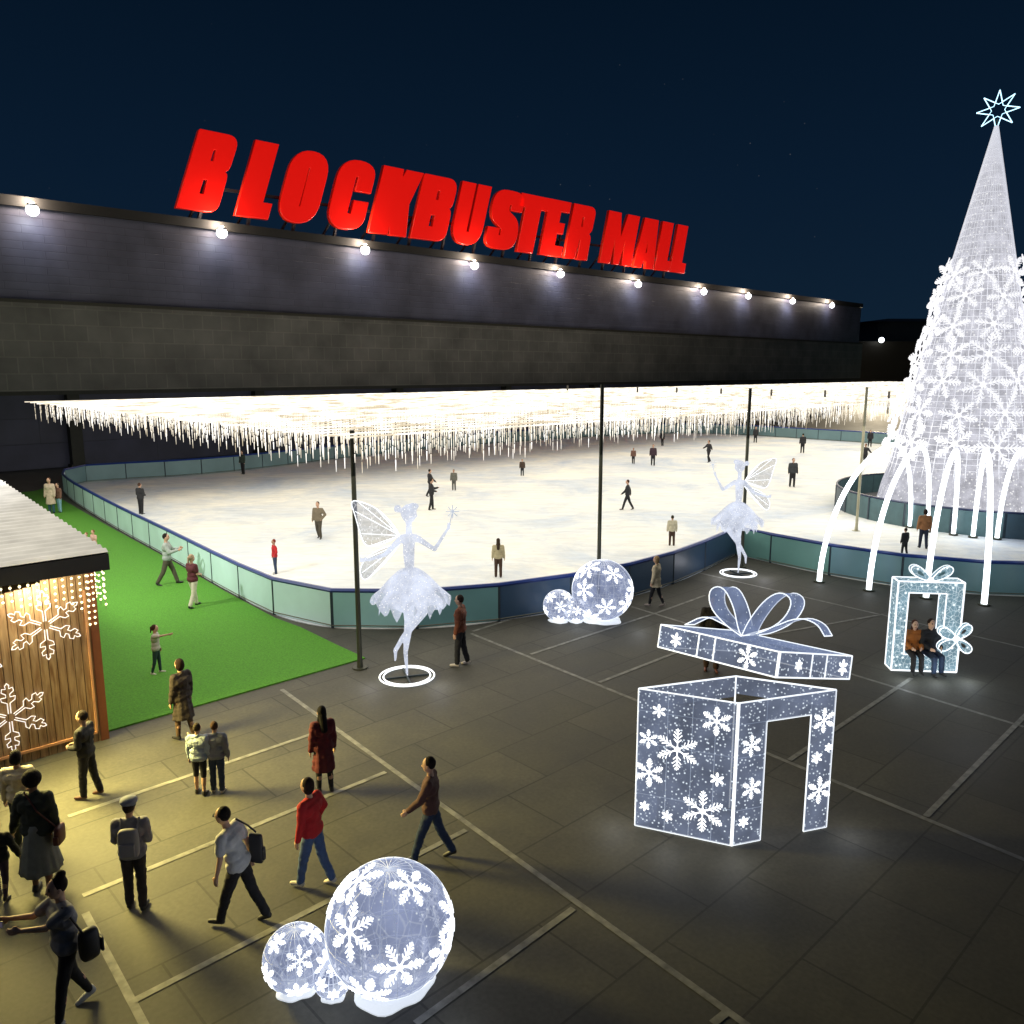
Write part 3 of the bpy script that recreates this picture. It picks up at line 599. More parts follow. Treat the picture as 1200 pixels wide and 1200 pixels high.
def ribbon(parent, path, wv, name, m=None, w_edge=.022, thick=.012):
    """path of points, wv = width vector; returns lit ribbon with two edge tubes"""
    P = [Vector(p) for p in path]
    for _ in range(2):
        o = [P[0]]
        for i in range(len(P) - 1): o += [P[i].lerp(P[i + 1], .25), P[i].lerp(P[i + 1], .75)]
        P = o + [P[-1]]
    n = len(P); wv = Vector(wv); g = MB(); vs = [p - wv / 2 for p in P] + [p + wv / 2 for p in P]; fs = [(i, i + 1, n + i + 1, n + i) for i in range(n - 1)]; g.add(vs, fs); o = g.build(name, m or m_band, parent)
    sm_ = o.modifiers.new('s', 'SOLIDIFY'); sm_.thickness = thick
    g = MB(); g.tube([p - wv / 2 for p in P], w_edge / 2, 5); g.tube([p + wv / 2 for p in P], w_edge / 2, 5); g.tube([P[-1] - wv / 2, P[-1] + wv / 2], w_edge / 2, 5); g.build('ribbon_edge', m_line, o)
bow = bpy.data.objects.new('bow', None)
kz = h2 + .02; kx = Matrix.Rotation(-.640, 3, 'Z')
def bw(x, z, y=0): v = kx @ Vector((x, y, 0)); return Vector((v.x - .02, v.y + .12, kz + z))
wv = kx @ Vector((.36, .30, .03))
S_ = .0150
ribbon(lid, [bw(0, .03), bw(-20 * S_, 12 * S_), bw(-42 * S_, 30 * S_), bw(-46 * S_, 52 * S_), bw(-30 * S_, 58 * S_), bw(-14 * S_, 36 * S_), bw(-5 * S_, 10 * S_), bw(0, .04)], wv, 'bow_loop')
ribbon(lid, [bw(0, .03), bw(6 * S_, 22 * S_), bw(22 * S_, 50 * S_), bw(40 * S_, 62 * S_), bw(56 * S_, 52 * S_), bw(46 * S_, 26 * S_), bw(20 * S_, 8 * S_), bw(0, .04)], wv, 'bow_loop')
ribbon(lid, [bw(0, .05), bw(-25 * S_, 12 * S_), bw(-50 * S_, 20 * S_), bw(-72 * S_, 5 * S_)], wv * .6, 'bow_tail')
ribbon(lid, [bw(0, .05), bw(30 * S_, 16 * S_), bw(60 * S_, 34 * S_), bw(84 * S_, 30 * S_), bw(95 * S_, 16 * S_)], wv * .6, 'bow_tail')
bpy.data.objects.remove(bow)
g = MB(); g.sphere(bw(0, .08), (.16, .18, .15), 14, 8); g.build('knot', m_band, lid, True)
# ------------------------------------------------------------------ photo frame gift
fp = G(1082, 787); gf = thing('photo_frame', 'glowing upright gift shaped photo frame with two bows behind the seated couple', 'light sculpture', fp, R(-6))
m_fr = lednet('net_frame', (.30, .50, .62), .62, (.85, .97, 1), 1.3, 7, .30, .9, .7, 9)
fw = 85 / FPX * 21.6 / 2 * .84; fh = Zat(1082, 682, fp.y); fd = .42
print('frame', fw, fh)
g = MB(); yl = 0
x0, x1, x2, x3 = -fw, -fw + .28, fw - .42, fw; z1, z2 = .46, fh - .30
for q, nme in (((x0, 0, 0.02, x1, fd, fh), 'side_post'), ((x2, 0, 0.02, x3, fd, fh), 'side_post'), ((x1 + .003, .004, .02, x2 - .003, fd, z1), 'bench_beam'), ((x1 + .003, .004, z2, x2 - .003, fd, fh), 'top_beam')):
    g = MB(); g.box(*q); g.build(nme, m_fr, gf)
g = MB()
def rect(xa, za, xb, zb_, y, w=.03):
    for p, q in (((xa, y, za), (xb, y, za)), ((xb, y, za), (xb, y, zb_)), ((xb, y, zb_), (xa, y, zb_)), ((xa, y, zb_), (xa, y, za))): g.tube([p, q], w / 2, 6)
for y in (-.01, fd + .01): rect(x0, .02, x3, fh, y, .045); rect(x1, z1, x2, z2, y, .035)
for xx in (x0, x3):
    for zz in (.02, fh): g.tube([(xx, 0, zz), (xx, fd, zz)], .02, 6)
g.build('tube_frame', m_line, gf)
def loopp(c, a, L_, W2):
    c = Vector(c); o = []
    for k in range(13):
        t = 2 * math.pi * k / 12 - math.pi / 2 * 0; u = (1 - math.cos(t)) / 2 * L_; v = math.sin(t) * W2 * (.4 + .6 * u / L_); o.append(c + Vector((u * math.cos(a) - v * math.sin(a), 0, u * math.sin(a) + v * math.cos(a))))
    return o
for c, angs in ((Vector((.0, .1, fh + .02)), (R(35), R(145))), (Vector((x3 - .12, -.06, .95)), (R(50), R(-42), R(150), R(215)))):
    for a in angs:
        P = loopp(c, a, .62 if c.z > 1.5 else .5, .17); ribbon(gf, P, (0, .14, 0), 'bow_loop', m_fr, .03)
        g = MB(); pts = [p + Vector((0, -.02, 0)) for p in P[:-1]]; n_ = len(pts); cc = sum(pts, Vector()) / n_
        inn = [cc.lerp(p, .35) for p in pts]
        g.add(pts + inn, [(i, (i + 1) % n_, n_ + (i + 1) % n_, n_ + i) for i in range(n_)]); o = g.build('bow_net', m_fr, gf); o.modifiers.new('s', 'SOLIDIFY').thickness = .02
    g = MB(); g.sphere(c, (.10, .1, .09)); g.build('bow_knot', m_line, gf, True)
lamp('frame_fill', 'POINT', fp + Vector((0, -2.2, 2.0)), 40, (.95, .95, 1), .3)  # fill added in front of the frame to light the couple's faces
for px_ in (-.8, 0, .8): lamp('frame_fill', 'POINT', fp + Vector((px_, -.7, .3)), 7, (.85, .95, 1), .2)
# ------------------------------------------------------------------ tree platform, tree, arches
m_navy2 = mat('panel_slate2', (.06, .115, .125), .4); m_nv = mat('panel_navy2', (.03, .06, .085), .4)
TC = G(1123, 606.5); TC = Vector((TC.x, TC.y, 0)); IC = Vector((26.2, 44.0, 0)); IR = 7.7
isl = thing('tree_platform', 'round slate panelled barrier ringing the base of the white light tree', 'rink barrier', IC)
NI = 22
for k in range(NI):
    a = 2 * math.pi * k / NI; b = 2 * math.pi * (k + 1) / NI
    g = MB(); sub = 4
    for j in range(sub):
        q0 = a + (b - a) * (j + .02 / sub) / sub; q1 = a + (b - a) * (j + 1 - .0) / sub
        p0 = Vector((math.cos(q0), math.sin(q0), 0)) * IR; p1 = Vector((math.cos(q1), math.sin(q1), 0)) * IR; n0 = p0.normalized() * .05; n1 = p1.normalized() * .05; zz0 = Z * .03; zz1 = Z * 1.2
        g.add([p0 - n0 + zz0, p1 - n1 + zz0, p1 + n1 + zz0, p0 + n0 + zz0, p0 - n0 + zz1, p1 - n1 + zz1, p1 + n1 + zz1, p0 + n0 + zz1], [(3, 2, 1, 0), (4, 5, 6, 7), (2, 3, 7, 6), (0, 1, 5, 4)])
    g.build('panel', m_navy2 if k % 5 else m_nv, isl)
    p0 = Vector((math.cos(a), math.sin(a), 0)) * (IR + .02); g = MB(); g.box(p0.x - .06, p0.y - .06, .03, p0.x + .06, p0.y + .06, 1.24); g.build('post', m_post, isl)
g = MB(); g.tube([Vector((math.cos(q), math.sin(q), 0)) * IR + Z * 1.25 for q in [2 * math.pi * j / 60 for j in range(60)]], .055, 6, close=True); g.build('top_rail', m_raild, isl)
g = MB(); g.tube([Vector((0, 0, .032)), Vector((0, 0, .10))], IR - .1, 60); g.build('platform_floor', mat('platform_floor', (.10, .10, .11), .6), isl)
HT = Zat(1165, 150, TC.y); RB = 4.2
print('tree', TC, HT)
def cone_mat():
    m = lednet('net_tree', (.66, .66, .74), .80, (1, 1, 1), .98, 5.5, .30, .97, .30, 7); return m
tree = thing('christmas_tree', 'towering white light cone tree covered in glowing snowflakes with a star', 'christmas tree', TC + Z * .1)
m_tree = cone_mat()
prof = [(RB, 0), (RB * .93, 1.6), (RB * .82, 3.2)] + [(RB * .82 * (1 - (z - 3.2) / (HT - 3.2)) ** 1.0 + .05, z) for z in [3.2 + (HT - 3.2) * k / 20 for k in range(1, 21)]]
g = MB(); g.lathe(prof, 64); g.build('light_cone', m_tree, tree, True)
def crad(z):
    if z < 3.2: return RB * (1 - .18 * z / 3.2)
    return RB * .82 * (1 - (z - 3.2) / (HT - 3.2)) + .05
rg = random.Random(3)
g = MB()   # beaded strands running down the cone
for k in range(46):
    a = 2 * math.pi * k / 46; g.tube([Vector((math.cos(a) * (crad(z) + .03), math.sin(a) * (crad(z) + .03), z)) for z in [HT * j / 14 for j in range(15)]], .018, 4)
for k in range(60):
    z = .15 + (HT - .6) * (k / 60) ** 1.1; g.tube([Vector((math.cos(q) * (crad(z) + .03), math.sin(q) * (crad(z) + .03), z)) for q in [2 * math.pi * j / 32 for j in range(32)]], .014, 3, close=True)
g.build('light_strands', glow('tree_strand', (.85, .86, .96), .60), tree)
g = MB(); g.tube([(0, 0, 0), (0, 0, HT + .3)], [.2, .05], 8); g.build('mast', m_pole, tree)
m_tf = glow('tree_flake', (.95, .95, 1), .80)
zz = 4.0; row = 0; cnt = 0
while zz < 13.6:
    r_z = crad(zz); sz = 1.26 - .03 * zz; nper = max(4, int(round(2 * math.pi * (r_z + .2) / (sz * 1.62))))
    for k in range(nper):
        a = 2 * math.pi * (k + .5 * (row % 2)) / nper + rg.uniform(-.05, .05) + .35; z = zz + rg.uniform(-.12, .12)
        n_ = Vector((math.cos(a), math.sin(a), .22)).normalized(); x = Vector((-math.sin(a), math.cos(a), 0)); y = n_.cross(x)
        g = MB(); s0 = sz * rg.uniform(.82, 1.08); flake_flat(g, Vector((math.cos(a), math.sin(a), 0)) * (r_z + rg.uniform(.15, .6)) + Z * z, x, y, s0, .066, .05, rg.uniform(0, 1)); g.build('snowflake', m_tf, tree); cnt += 1
    zz += sz * 1.38; row += 1
print('flakes', cnt)
g = MB(); sc_ = Vector((0, 0, HT + .72)); r1 = .93
toc = Vector((C0.x - TC.x, C0.y - TC.y, 0)).normalized(); xx = Vector((-toc.y, toc.x, 0))
pt = [sc_ + (xx * math.sin(2 * math.pi * k / 8) + Z * math.cos(2 * math.pi * k / 8)) * r1 for k in range(8)]
for k in range(8):
    p, q = pt[k], pt[(k + 1) % 8]; m_ = (p + q) / 2 - sc_; m_ = sc_ + m_.normalized() * r1 * .42; g.tube([p, m_], .024, 5); g.tube([m_, q], .024, 5)
    m2_ = (pt[k] - sc_).normalized() * r1 * .3 + sc_; m3_ = (pt[(k + 1) % 8] - sc_).normalized() * r1 * .3 + sc_; g.tube([m_, m2_], .014, 5); g.tube([m_, m3_], .014, 5)
g.build('star', glow('star_lamp', (.45, .8, 1), 2.2), tree)
lamp('star_light', 'POINT', TC + Z * (HT + .9), 30, (.4, .75, 1), .5)
for a in (200, 250, 300): lamp('tree_lamp', 'POINT', TC + Vector((math.cos(R(a)) * 6.6, math.sin(R(a)) * 6.6, 2.4)), 130, (.9, .92, 1), .6)
m_arch = glow('arch_tube', (.86, .95, 1), 3.2, 'AUTO')
al_ = ['leftmost glowing white arch tube springing over the rink edge', 'second glowing white arch tube from the left', 'white arch tube whose foot stands behind the gift photo frame', 'white arch tube directly right of the gift photo frame', 'rightmost white arch tube cut by the photo edge']
AR = [((960, 682), (1066, 619), (1032, 521), .62), ((1018, 692), (1086, 624), (1068, 524), .62), ((1085, 701), (1117, 628), (1110, 528), .62), ((1153, 709), (1140, 631), (1158, 528), .62), ((1240, 716), (1168, 633), (1200, 528), .62)]
for i, (f0, f1, pk, u) in enumerate(AR):
    p0 = G(*f0); p1 = G(*f1); L_ = (p1 - p0).length; d_ = (p1 - p0).normalized()
    # height so that the crown shows at the traced row
    um = .66; pm_ = p0.lerp(p1, um); hz = Zat(pk[0], pk[1], pm_.y)
    t = thing('light_arch', al_[i], 'light arch', p0, math.atan2(d_.y, d_.x), 'white light arches around the tree')
    pts = []
    for k in range(33):
        t_ = k / 32; 
        if t_ < .7: q = t_ / .7; x = um * L_ * ((1 - math.cos(q * math.pi / 2)) * .72 + .28 * q * q); z = hz * math.sin(q * math.pi / 2)
        else: q = (t_ - .7) / .3; x = um * L_ + (1 - um) * L_ * math.sin(q * math.pi / 2); z = hz * math.cos(q * math.pi / 2)
        pts.append((x, 0, z))
    g = MB(); g.tube(pts, .095, 10); g.build('tube', m_arch, t, True)
    g = MB(); g.tube([(0, 0, 0.001), (0, 0, .05)], .2, 12); g.tube([(L_, 0, 0.04), (L_, 0, .12)], .2, 12); g.build('foot', m_pole, t)
# ------------------------------------------------------------------ capsule bodies
def evalmesh(mb, vox, smooth=2, name='m'):
    me = mb.mesh(name, []); o = bpy.data.objects.new('tmp', me); COL.objects.link(o)
    m = o.modifiers.new('r', 'REMESH'); m.mode = 'VOXEL'; m.voxel_size = vox; m.use_smooth_shade = True
    if smooth: s = o.modifiers.new('s', 'SMOOTH'); s.factor = .5; s.iterations = smooth
    dg = bpy.context.evaluated_depsgraph_get(); r = bpy.data.meshes.new_from_object(o.evaluated_get(dg)); bpy.data.objects.remove(o); bpy.data.meshes.remove(me); r.name = name
    return r
from mathutils import noise as _nz
def folds(me, amp, f=6.0):
    vs = me.vertices; me.update()
    nn = [v.normal.copy() for v in vs]
    for v, n_ in zip(vs, nn):
        p = v.co; v.co = p + n_ * (amp * (_nz.noise(Vector((p.x * f, p.y * f, p.z * f * 1.9))) + .6 * _nz.noise(Vector((p.x * f * 2.3 + 5, p.y * f * 2.3, p.z * f * 3.6)))))
    me.update()
def cap(mb, p, r0, q, r1, n=10):
    p = Vector(p); q = Vector(q); d = q - p; L = d.length
    if L < 1e-4: mb.sphere(p, r0, n, 6); return
    d /= L; pts = []; rs = []
    for a in (-90, -60, -30): pts.append(p + d * r0 * math.sin(R(a))); rs.append(max(.0005, r0 * math.cos(R(a))))
    pts.append(p); rs.append(r0); pts.append(q); rs.append(r1)
    for a in (30, 60, 90): pts.append(q + d * r1 * math.sin(R(a))); rs.append(max(.0005, r1 * math.cos(R(a))))
    mb.tube(pts, rs, n)
ARM = {
 'down': (((.16, .02, -1), (.10, .22, -1))), 'fwd': (((.12, .42, -.9), (.05, .75, -.65))), 'back': (((.16, -.42, -.9), (.10, -.12, -1))),
 'front': (((.14, .1, -1), (-.45, .85, -.25))), 'phone': (((.15, .45, -.8), (-.28, .9, .25))), 'point': (((.2, 1, .12), (.05, 1, .2))),
 'reach': (((.1, .85, -.45), (-.18, 1, .02))), 'out': (((1, .1, -.25), (1, .2, -.1))), 'hip': (((.55, -.05, -.9), (-.55, .25, -.75))), 'hug': (((.85, .3, -.5), (.8, .55, .2))),
 'lap': (((.2, .15, -1), (-.35, .9, -.25))), 'hold': (((.35, .1, -.95), (.35, .15, -1))), 'sideR': (((.45, .6, -.55), (.62, .78, .02))), 'up': (((.6, .2, .8), (.1, .2, 1))), 'balance': (((.75, .1, -.7), (.8, .3, -.45))),
}
LEG = {'stand': ((2, 4), (-2, 4)), 'walk': ((15, 5), (-11, 14)), 'stride': ((21, 5), (-17, 13)), 'skate': ((14, 24), (-8, 20)), 'sit': ((86, 84), (84, 80)), 'step': ((7, 5), (-6, 9)), 'apart': ((3, 4), (-3, 4))}
SKIN = [(.50, .30, .21), (.36, .20, .13), (.20, .105, .065), (.62, .40, .30)]
def cloth(name, c): return mat('cloth_' + name, c, .85, bump=.25, bscale=30, var=.14, vscale=9)
m_eye = mat('eye_dark', (.02, .015, .012), .3); m_lip = mat('lips', (.34, .12, .10), .5)
def person(label, px, py, top, face, upper=('shirt', 'grey', (.2, .2, .2)), lower=('trousers', 'black', (.012, .012, .016)), hair=('short', (.012, .009, .007)), arms=('down', 'down'), legs='stand', skin=0, fem=False, H=None, lean=0, shoes=(.015, .015, .017), group=None, pos=None, zsit=None, headturn=0, child=False, splay=0, short=False):
    P = pos if pos is not None else G(px, py)
    if H is None: H = Zat(px, top, P.y) * 1.0
    s = H / 1.78; near = (py - top) > 70 if pos is None else True
    far = (py - top) < 45 and pos is None
    vox = .0095 if near else (.016 if not far else .022)
    root = thing('person', label, 'person', P, R(face), group)
    if zsit is not None: pass
    hs = 1.18 if child else 1.06
    sw = .165 if fem else .19; hw = .09
    j = {}
    pel = Vector((0, 0, .93)); ln = R(lean)
    tl = lambda x, y, z: Vector((x, y * math.cos(ln) + (z - .93) * math.sin(ln), .93 + (z - .93) * math.cos(ln) - y * math.sin(ln)))
    neck = tl(0, -.005, 1.47); head = tl(0, .025, 1.655)
    LL = LEG[legs] if isinstance(legs, str) else legs
    feet = []; shk = []
    for sd, (a, kb) in zip((-1, 1), LL):
        a_ = R(a); b_ = R(a - kb); hip = Vector((sd * hw, 0, .90)); sp_ = sd * (.03 + splay)
        kn = hip + Vector((sp_, math.sin(a_), -math.cos(a_))).normalized() * .43; an = kn + Vector((sp_ * .5, math.sin(b_), -math.cos(b_))).normalized() * .40
        fp_ = R(max(-50, min(0, (a - kb) * 1.0))) if (a - kb) < -8 else 0
        fd_ = Vector((sd * .12, math.cos(fp_), math.sin(fp_))).normalized()
        feet.append((an, fd_)); shk.append((hip, kn, an))
    low = min(min(an.z - .075, (an + fd_ * .15).z - .06) for an, fd_ in feet)
    dz = -low if zsit is None else (zsit / s + .08 - .9 + .0)
    off = Vector((0, 0, dz))
    S = lambda v: (Vector(v) + off) * s
    # ---- body
    g = MB()
    def C(p, r0, q, r1): cap(g, S(p), r0 * s, S(q), r1 * s)
    g.sphere(S(head), (.076 * s * hs, .096 * s * hs, .118 * s * hs), 14, 10)
    C(head + Vector((0, .035, -.07)), .048, head + Vector((0, .03, -.05)), .05)
    C(head + Vector((0, .088, .005)), .009, head + Vector((0, .108, -.022)), .013)
    for sd in (-1, 1): g.sphere(S(head + Vector((sd * .078, -.005, -.01))), (.012 * s, .022 * s, .032 * s), 8, 6)
    C(neck - Vector((0, 0, .04)), .056, head - Vector((0, .02, .06)), .05)
    cz = tl(0, 0, 1.30); wz = tl(0, .005, 1.09)
    C(tl(-sw * .55, 0, 1.32), .105, tl(sw * .55, 0, 1.32), .105); C(tl(-sw * .7, 0, 1.42), .055, tl(sw * .7, 0, 1.42), .055)
    C(tl(-.055, 0, 1.10), .098 if not fem else .085, tl(.055, 0, 1.10), .098 if not fem else .085); C(cz, .12, wz, .1)
    C((-.065, 0, .94), .115, (.065, 0, .94), .115); C(wz, .1, pel, .11)
    hands = []
    for sd, ar in zip((-1, 1), arms):
        u, f = ARM[ar]; sh = tl(sd * sw, 0, 1.415); mi = 1 if ar == 'sideR' else sd; ud = Vector((mi * u[0], u[1], u[2])).normalized(); fdv = Vector((mi * f[0], f[1], f[2])).normalized()
        el = sh + ud * .285; wr = el + fdv * .255; hands.append((sh, el, wr, fdv, ud))
        C(sh, .052, el, .040); C(el, .040, wr, .027)
        pm = wr + fdv * .075; side = fdv.cross(Vector((sd, .2, .1)).normalized()).normalized()
        ny = fdv.cross(side).normalized()
        C(wr, .026, pm + side * .018, .022); C(wr, .024, pm - side * .018, .020)
        if not far:
            for k_, (o_, ln_) in enumerate(((-.030, .062), (-.010, .078), (.010, .082), (.029, .070))):
                b_ = pm + side * o_; m_ = b_ + fdv * ln_ * .55 + ny * .006; e_ = m_ + (fdv * .8 + ny * .5).normalized() * ln_ * .5
                C(b_, .0105, m_, .010); C(m_, .010, e_, .0085)
            tb = wr + fdv * .02 + side * .022; tm_ = tb + (fdv * .6 + side * .7).normalized() * .04; C(tb, .013, tm_, .0115); C(tm_, .0115, tm_ + fdv * .03 + ny * .01, .010)
    for (hip, kn, an), (_, fd_) in zip(shk, feet):
        C(hip, .088, kn, .055); C(kn, .054, an + (kn - an) * .55 + Vector((0, -.012, 0)), .052); C(an + (kn - an) * .55, .050, an, .036)
        C(an + Vector((0, -.02, -.035)), .036, an + fd_ * .13 + Vector((0, 0, -.045)), .028)
    me = evalmesh(g, vox * s, 1, 'body')
    sk = SKIN[skin]; me.materials.append(mat('skin%d' % skin, sk, .55, var=.05)); me.materials.append(m_eye); me.materials.append(m_lip)
    if not far:
        ee = [S(head + Vector((sd * .031, .086, .012))) for sd in (-1, 1)] + [S(head + Vector((sd * .031, .090, .036))) for sd in (-1, 1)]; mo_ = [S(head + Vector((x_, .082, -.058))) for x_ in (-.014, 0, .014)]
        for pl in me.polygons:
            c = pl.center
            if c.z > S(head).z - .13 * s:
                if any((c - e_).length < .0125 * s for e_ in ee): pl.material_index = 1
                elif any((c - e_).length < .0115 * s for e_ in mo_): pl.material_index = 2
    bd = link('body', me, root)
    vc = vox * 1.25
    # ---- upper garment
    kind, cn, cc = upper; g = MB(); m_u = cloth(cn, cc); e_ = .026 if kind in ('shirt', 'tee') else .034
    C(tl(-sw * .55, 0, 1.31), .105 + e_, tl(sw * .55, 0, 1.31), .105 + e_); C(tl(-sw * .75, 0, 1.42), .055 + e_ * .7, tl(sw * .75, 0, 1.42), .055 + e_ * .7)
    C(cz, .12 + e_, wz, .10 + e_); C(tl(-.06, 0, 1.10), .1 + e_, tl(.06, 0, 1.10), .1 + e_); C(wz, .1 + e_, (0, 0, .97), .11 + e_)
    C((-.065, 0, .96), .115 + e_, (.065, 0, .96), .115 + e_)
    if kind == 'dress': pass
    for (sh, el, wr, fdv, ud), sd in zip(hands, (-1, 1)):
        C(sh, .055 + e_, el, .044 + e_) if kind != 'tee' else C(sh, .056 + e_, sh.lerp(el, .62), .052 + e_)
        if kind != 'tee': C(el, .044 + e_ * .9, wr - fdv * .01, .032 + e_ * .7)
    if kind in ('jacket', 'coat'): C(neck + Vector((-.02, -.01, -.02)), .062, neck + Vector((.02, -.01, .0)), .062)
    if kind == 'coat':
        zlo = .48 if cn != 'short_coat' else .74
        g.lathe([(.001, S(Vector((0, 0, 1.1))).z), (.135 * s, S(Vector((0, 0, 1.1))).z), (.165 * s, S(Vector((0, 0, .92))).z), (.20 * s, S(Vector((0, 0, .7))).z), (.225 * s, S(Vector((0, 0, zlo))).z), (.001, S(Vector((0, 0, zlo))).z)], 24, (0, 0, 0), lambda r, z, a, i: (r * (1 + .06 * math.sin(7 * a)) * (1.0 if r < .01 else (1.05 - .12 * abs(math.sin(a)))), z))
    me = evalmesh(g, vc * s, 2, 'top')
    if near: folds(me, .012 if kind not in ('tee', 'shirt') else .007, 6)
    me.materials.append(m_u); link({'tee': 'shirt'}.get(kind, kind), me, root)
    # ---- lower garment
    kind2, cn2, cc2 = lower; m_l = cloth(cn2, cc2)
    if kind2 == 'skirt':
        g = MB(); zz0 = S(Vector((0, 0, 1.05))).z; zz1 = S(Vector((0, 0, .36))).z
        g.lathe([(.12 * s + (.135 * s) * t_ ** .9, zz0 + (zz1 - zz0) * t_) for t_ in [k / 8 for k in range(9)]], 48, (0, 0, 0), lambda r, z, a, i: (r * (1 + .05 * i / 8 * math.sin(13 * a + .4 * math.sin(3 * a))), z + .012 * math.sin(5 * a) * i / 8))
        o = g.build('skirt', m_l, root, True); o.modifiers.new('s', 'SOLIDIFY').thickness = .012
    elif kind2 != 'bare':
        g = MB(); C((-.065, 0, .93), .120, (.065, 0, .93), .120)
        e2 = .010 if kind2 == 'leggings' else .020
        for hip, kn, an in shk:
            C(hip, .092 + e2 * .5, kn, .056 + e2)
            if not short: C(kn, .056 + e2, an + (kn - an) * .06, .038 + e2 * (1 if kind2 == 'leggings' else 1.35))
        me = evalmesh(g, vc * s, 2, 'trousers')
        if near: folds(me, .010 if kind2 != 'leggings' else .004, 8)
        me.materials.append(m_l); link(kind2, me, root)
    # ---- shoes
    for an, fd_ in feet:
        g = MB(); up = Vector((0, 0, .0)); C(an + Vector((0, -.03, -.028)), .042, an + fd_ * .06 + Vector((0, 0, -.034)), .040); C(an + fd_ * .06 + Vector((0, 0, -.036)), .040, an + fd_ * .155 + Vector((0, 0, -.042)), .032)
        C(an + Vector((0, -.01, .015)), .043, an + Vector((0, -.02, -.03)), .043)
        me = evalmesh(g, max(vc, .012) * s, 1, 'shoe'); me.materials.append(mat('shoe%.2f_%.2f' % (shoes[0], shoes[2]), shoes, .5)); link('shoe', me, root)
    # ---- hair
    hk, hc = hair; mh = mat('hair%.3f_%.3f' % (hc[0], hc[1]), hc, .85, spec=.2, bump=.6, bscale=40, var=.3, vscale=20)
    if hk != 'none':
        g = MB(); hh = head
        def HS_(x, y, z, rx, ry, rz): g.sphere(S(hh + Vector((x, y, z))), (rx * s * hs, ry * s * hs, rz * s * hs), 14, 10)
        HS_(0, -.026, .030, .084, .092, .106)
        if hk == 'long': HS_(0, -.05, -.04, .085, .06, .12); C(hh + Vector((0, -.07, -.05)), .075, tl(0, -.12, 1.34), .07); C(hh + Vector((-.05, -.03, -.04)), .035, tl(-.08, .0, 1.43), .03); C(hh + Vector((.05, -.03, -.04)), .035, tl(.08, .0, 1.43), .03)
        if hk == 'pony': HS_(0, -.125, .03, .04, .045, .045); C(hh + Vector((0, -.13, .02)), .036, hh + Vector((0, -.16, -.14)), .022)
        if hk == 'bun': HS_(0, -.06, .135, .05, .05, .048)
        if hk == 'afro': HS_(0, -.03, .035, .115, .115, .12)
        if hk == 'bob': HS_(0, -.035, -.02, .092, .078, .11)
        me = evalmesh(g, vc * s, 1, 'hair'); me.materials.append(mh)
        # trim the cap off the face
        bm = bmesh.new(); bm.from_mesh(me); hcn = S(hh); dl = [f for f in bm.faces if (f.calc_center_median() - hcn).y > (.052 * s) and (f.calc_center_median() - hcn).z < .065 * s and (f.calc_center_median() - hcn).z > -.12 * s]
        bmesh.ops.delete(bm, geom=dl, context='FACES'); bm.to_mesh(me); bm.free(); link('hair', me, root)
    root['_s'] = s; del root['_s']
    M = Matrix.Translation(P) @ Matrix.Rotation(R(face), 4, 'Z')
    info = dict(root=root, M=M, s=s, head=M @ S(head), hands=[M @ S(h[2] + h[3] * .1) for h in hands], sh=[M @ S(h[0]) for h in hands], chest=M @ S(cz), hip=M @ S(pel), S=S, headl=S(head))
    return info
BLK = (.010, .010, .013); NAVY = (.012, .018, .04); JEAN = (.03, .06, .15); WHT = (.55, .54, .5)
def chair(): pass
TEE = (.30, .30, .32)
# near plaza
p1 = person('woman in grey tee and black leggings photographing leftwards with a phone', 85, 1190, 1028, 140, ('tee', 'greytee', (.20, .20, .22)), ('leggings', 'black', BLK), ('bun', (.012, .009, .008)), ('sideR', 'sideR'), 'walk', 0, True, shoes=(.5, .5, .48))
p2 = person('man in white tee and glasses walking left with a dark bag behind him', 284, 1082, 945, 78, ('tee', 'white', (.50, .50, .50)), ('trousers', 'black', BLK), ('short', (.012, .009, .007)), ('down', 'back'), 'stride', 0, lean=14)
p3 = person('person in grey beret and grey jacket seen from behind', 161, 1063, 938, 8, ('jacket', 'greyj', (.22, .22, .26)), ('trousers', 'darkgrey', (.025, .022, .026)), ('short', (.03, .02, .015)), ('front', 'front'), 'apart', 0, shoes=(.02, .02, .02))
p4 = person('woman in dark cardigan and long grey pleated skirt seen from behind', 52, 1045, 905, 6, ('jacket', 'charcoal', (.022, .03, .026)), ('skirt', 'greyskirt', (.16, .18, .18)), ('afro', (.010, .008, .007)), ('hold', 'down'), 'apart', 2, True)
p5 = person('small child in black held by the hand at the left photo edge', 4, 1052, 962, 10, ('jacket', 'black', BLK), ('leggings', 'plum', (.05, .03, .05)), ('short', (.015, .01, .01)), ('down', 'hold'), 'step', 1, child=True)
p6 = person('person in cream shirt with dark hair standing before the kiosk corner', 30, 992, 880, 12, ('shirt', 'cream', (.50, .44, .33)), ('trousers', 'greendark', (.02, .028, .02)), ('bob', (.010, .009, .012)), ('down', 'front'), 'stand', 1)
p7 = person('slim man in all black gesturing in front of the kiosk wall', 106, 934, 834, 88, ('shirt', 'black', BLK), ('trousers', 'black', BLK), ('short', (.015, .010, .008)), ('front', 'front'), 'step', 0, shoes=(.06, .02, .015))
p8 = person('woman in long dark open coat standing at the turf edge', 217, 866, 773, 60, ('coat', 'brownblack', (.035, .026, .024)), ('leggings', 'tights', (.10, .06, .04)), ('bob', (.02, .01, .008)), ('down', 'down'), 'step', 0, True)
p9 = person('person in pale blue jacket being hugged on the left of the close pair', 236, 930, 848, -4, ('jacket', 'paleblue', (.38, .46, .55)), ('leggings', 'black', BLK), ('short', (.04, .03, .02)), ('down', 'down'), 'apart', 0, short=True, group='pair standing close together')
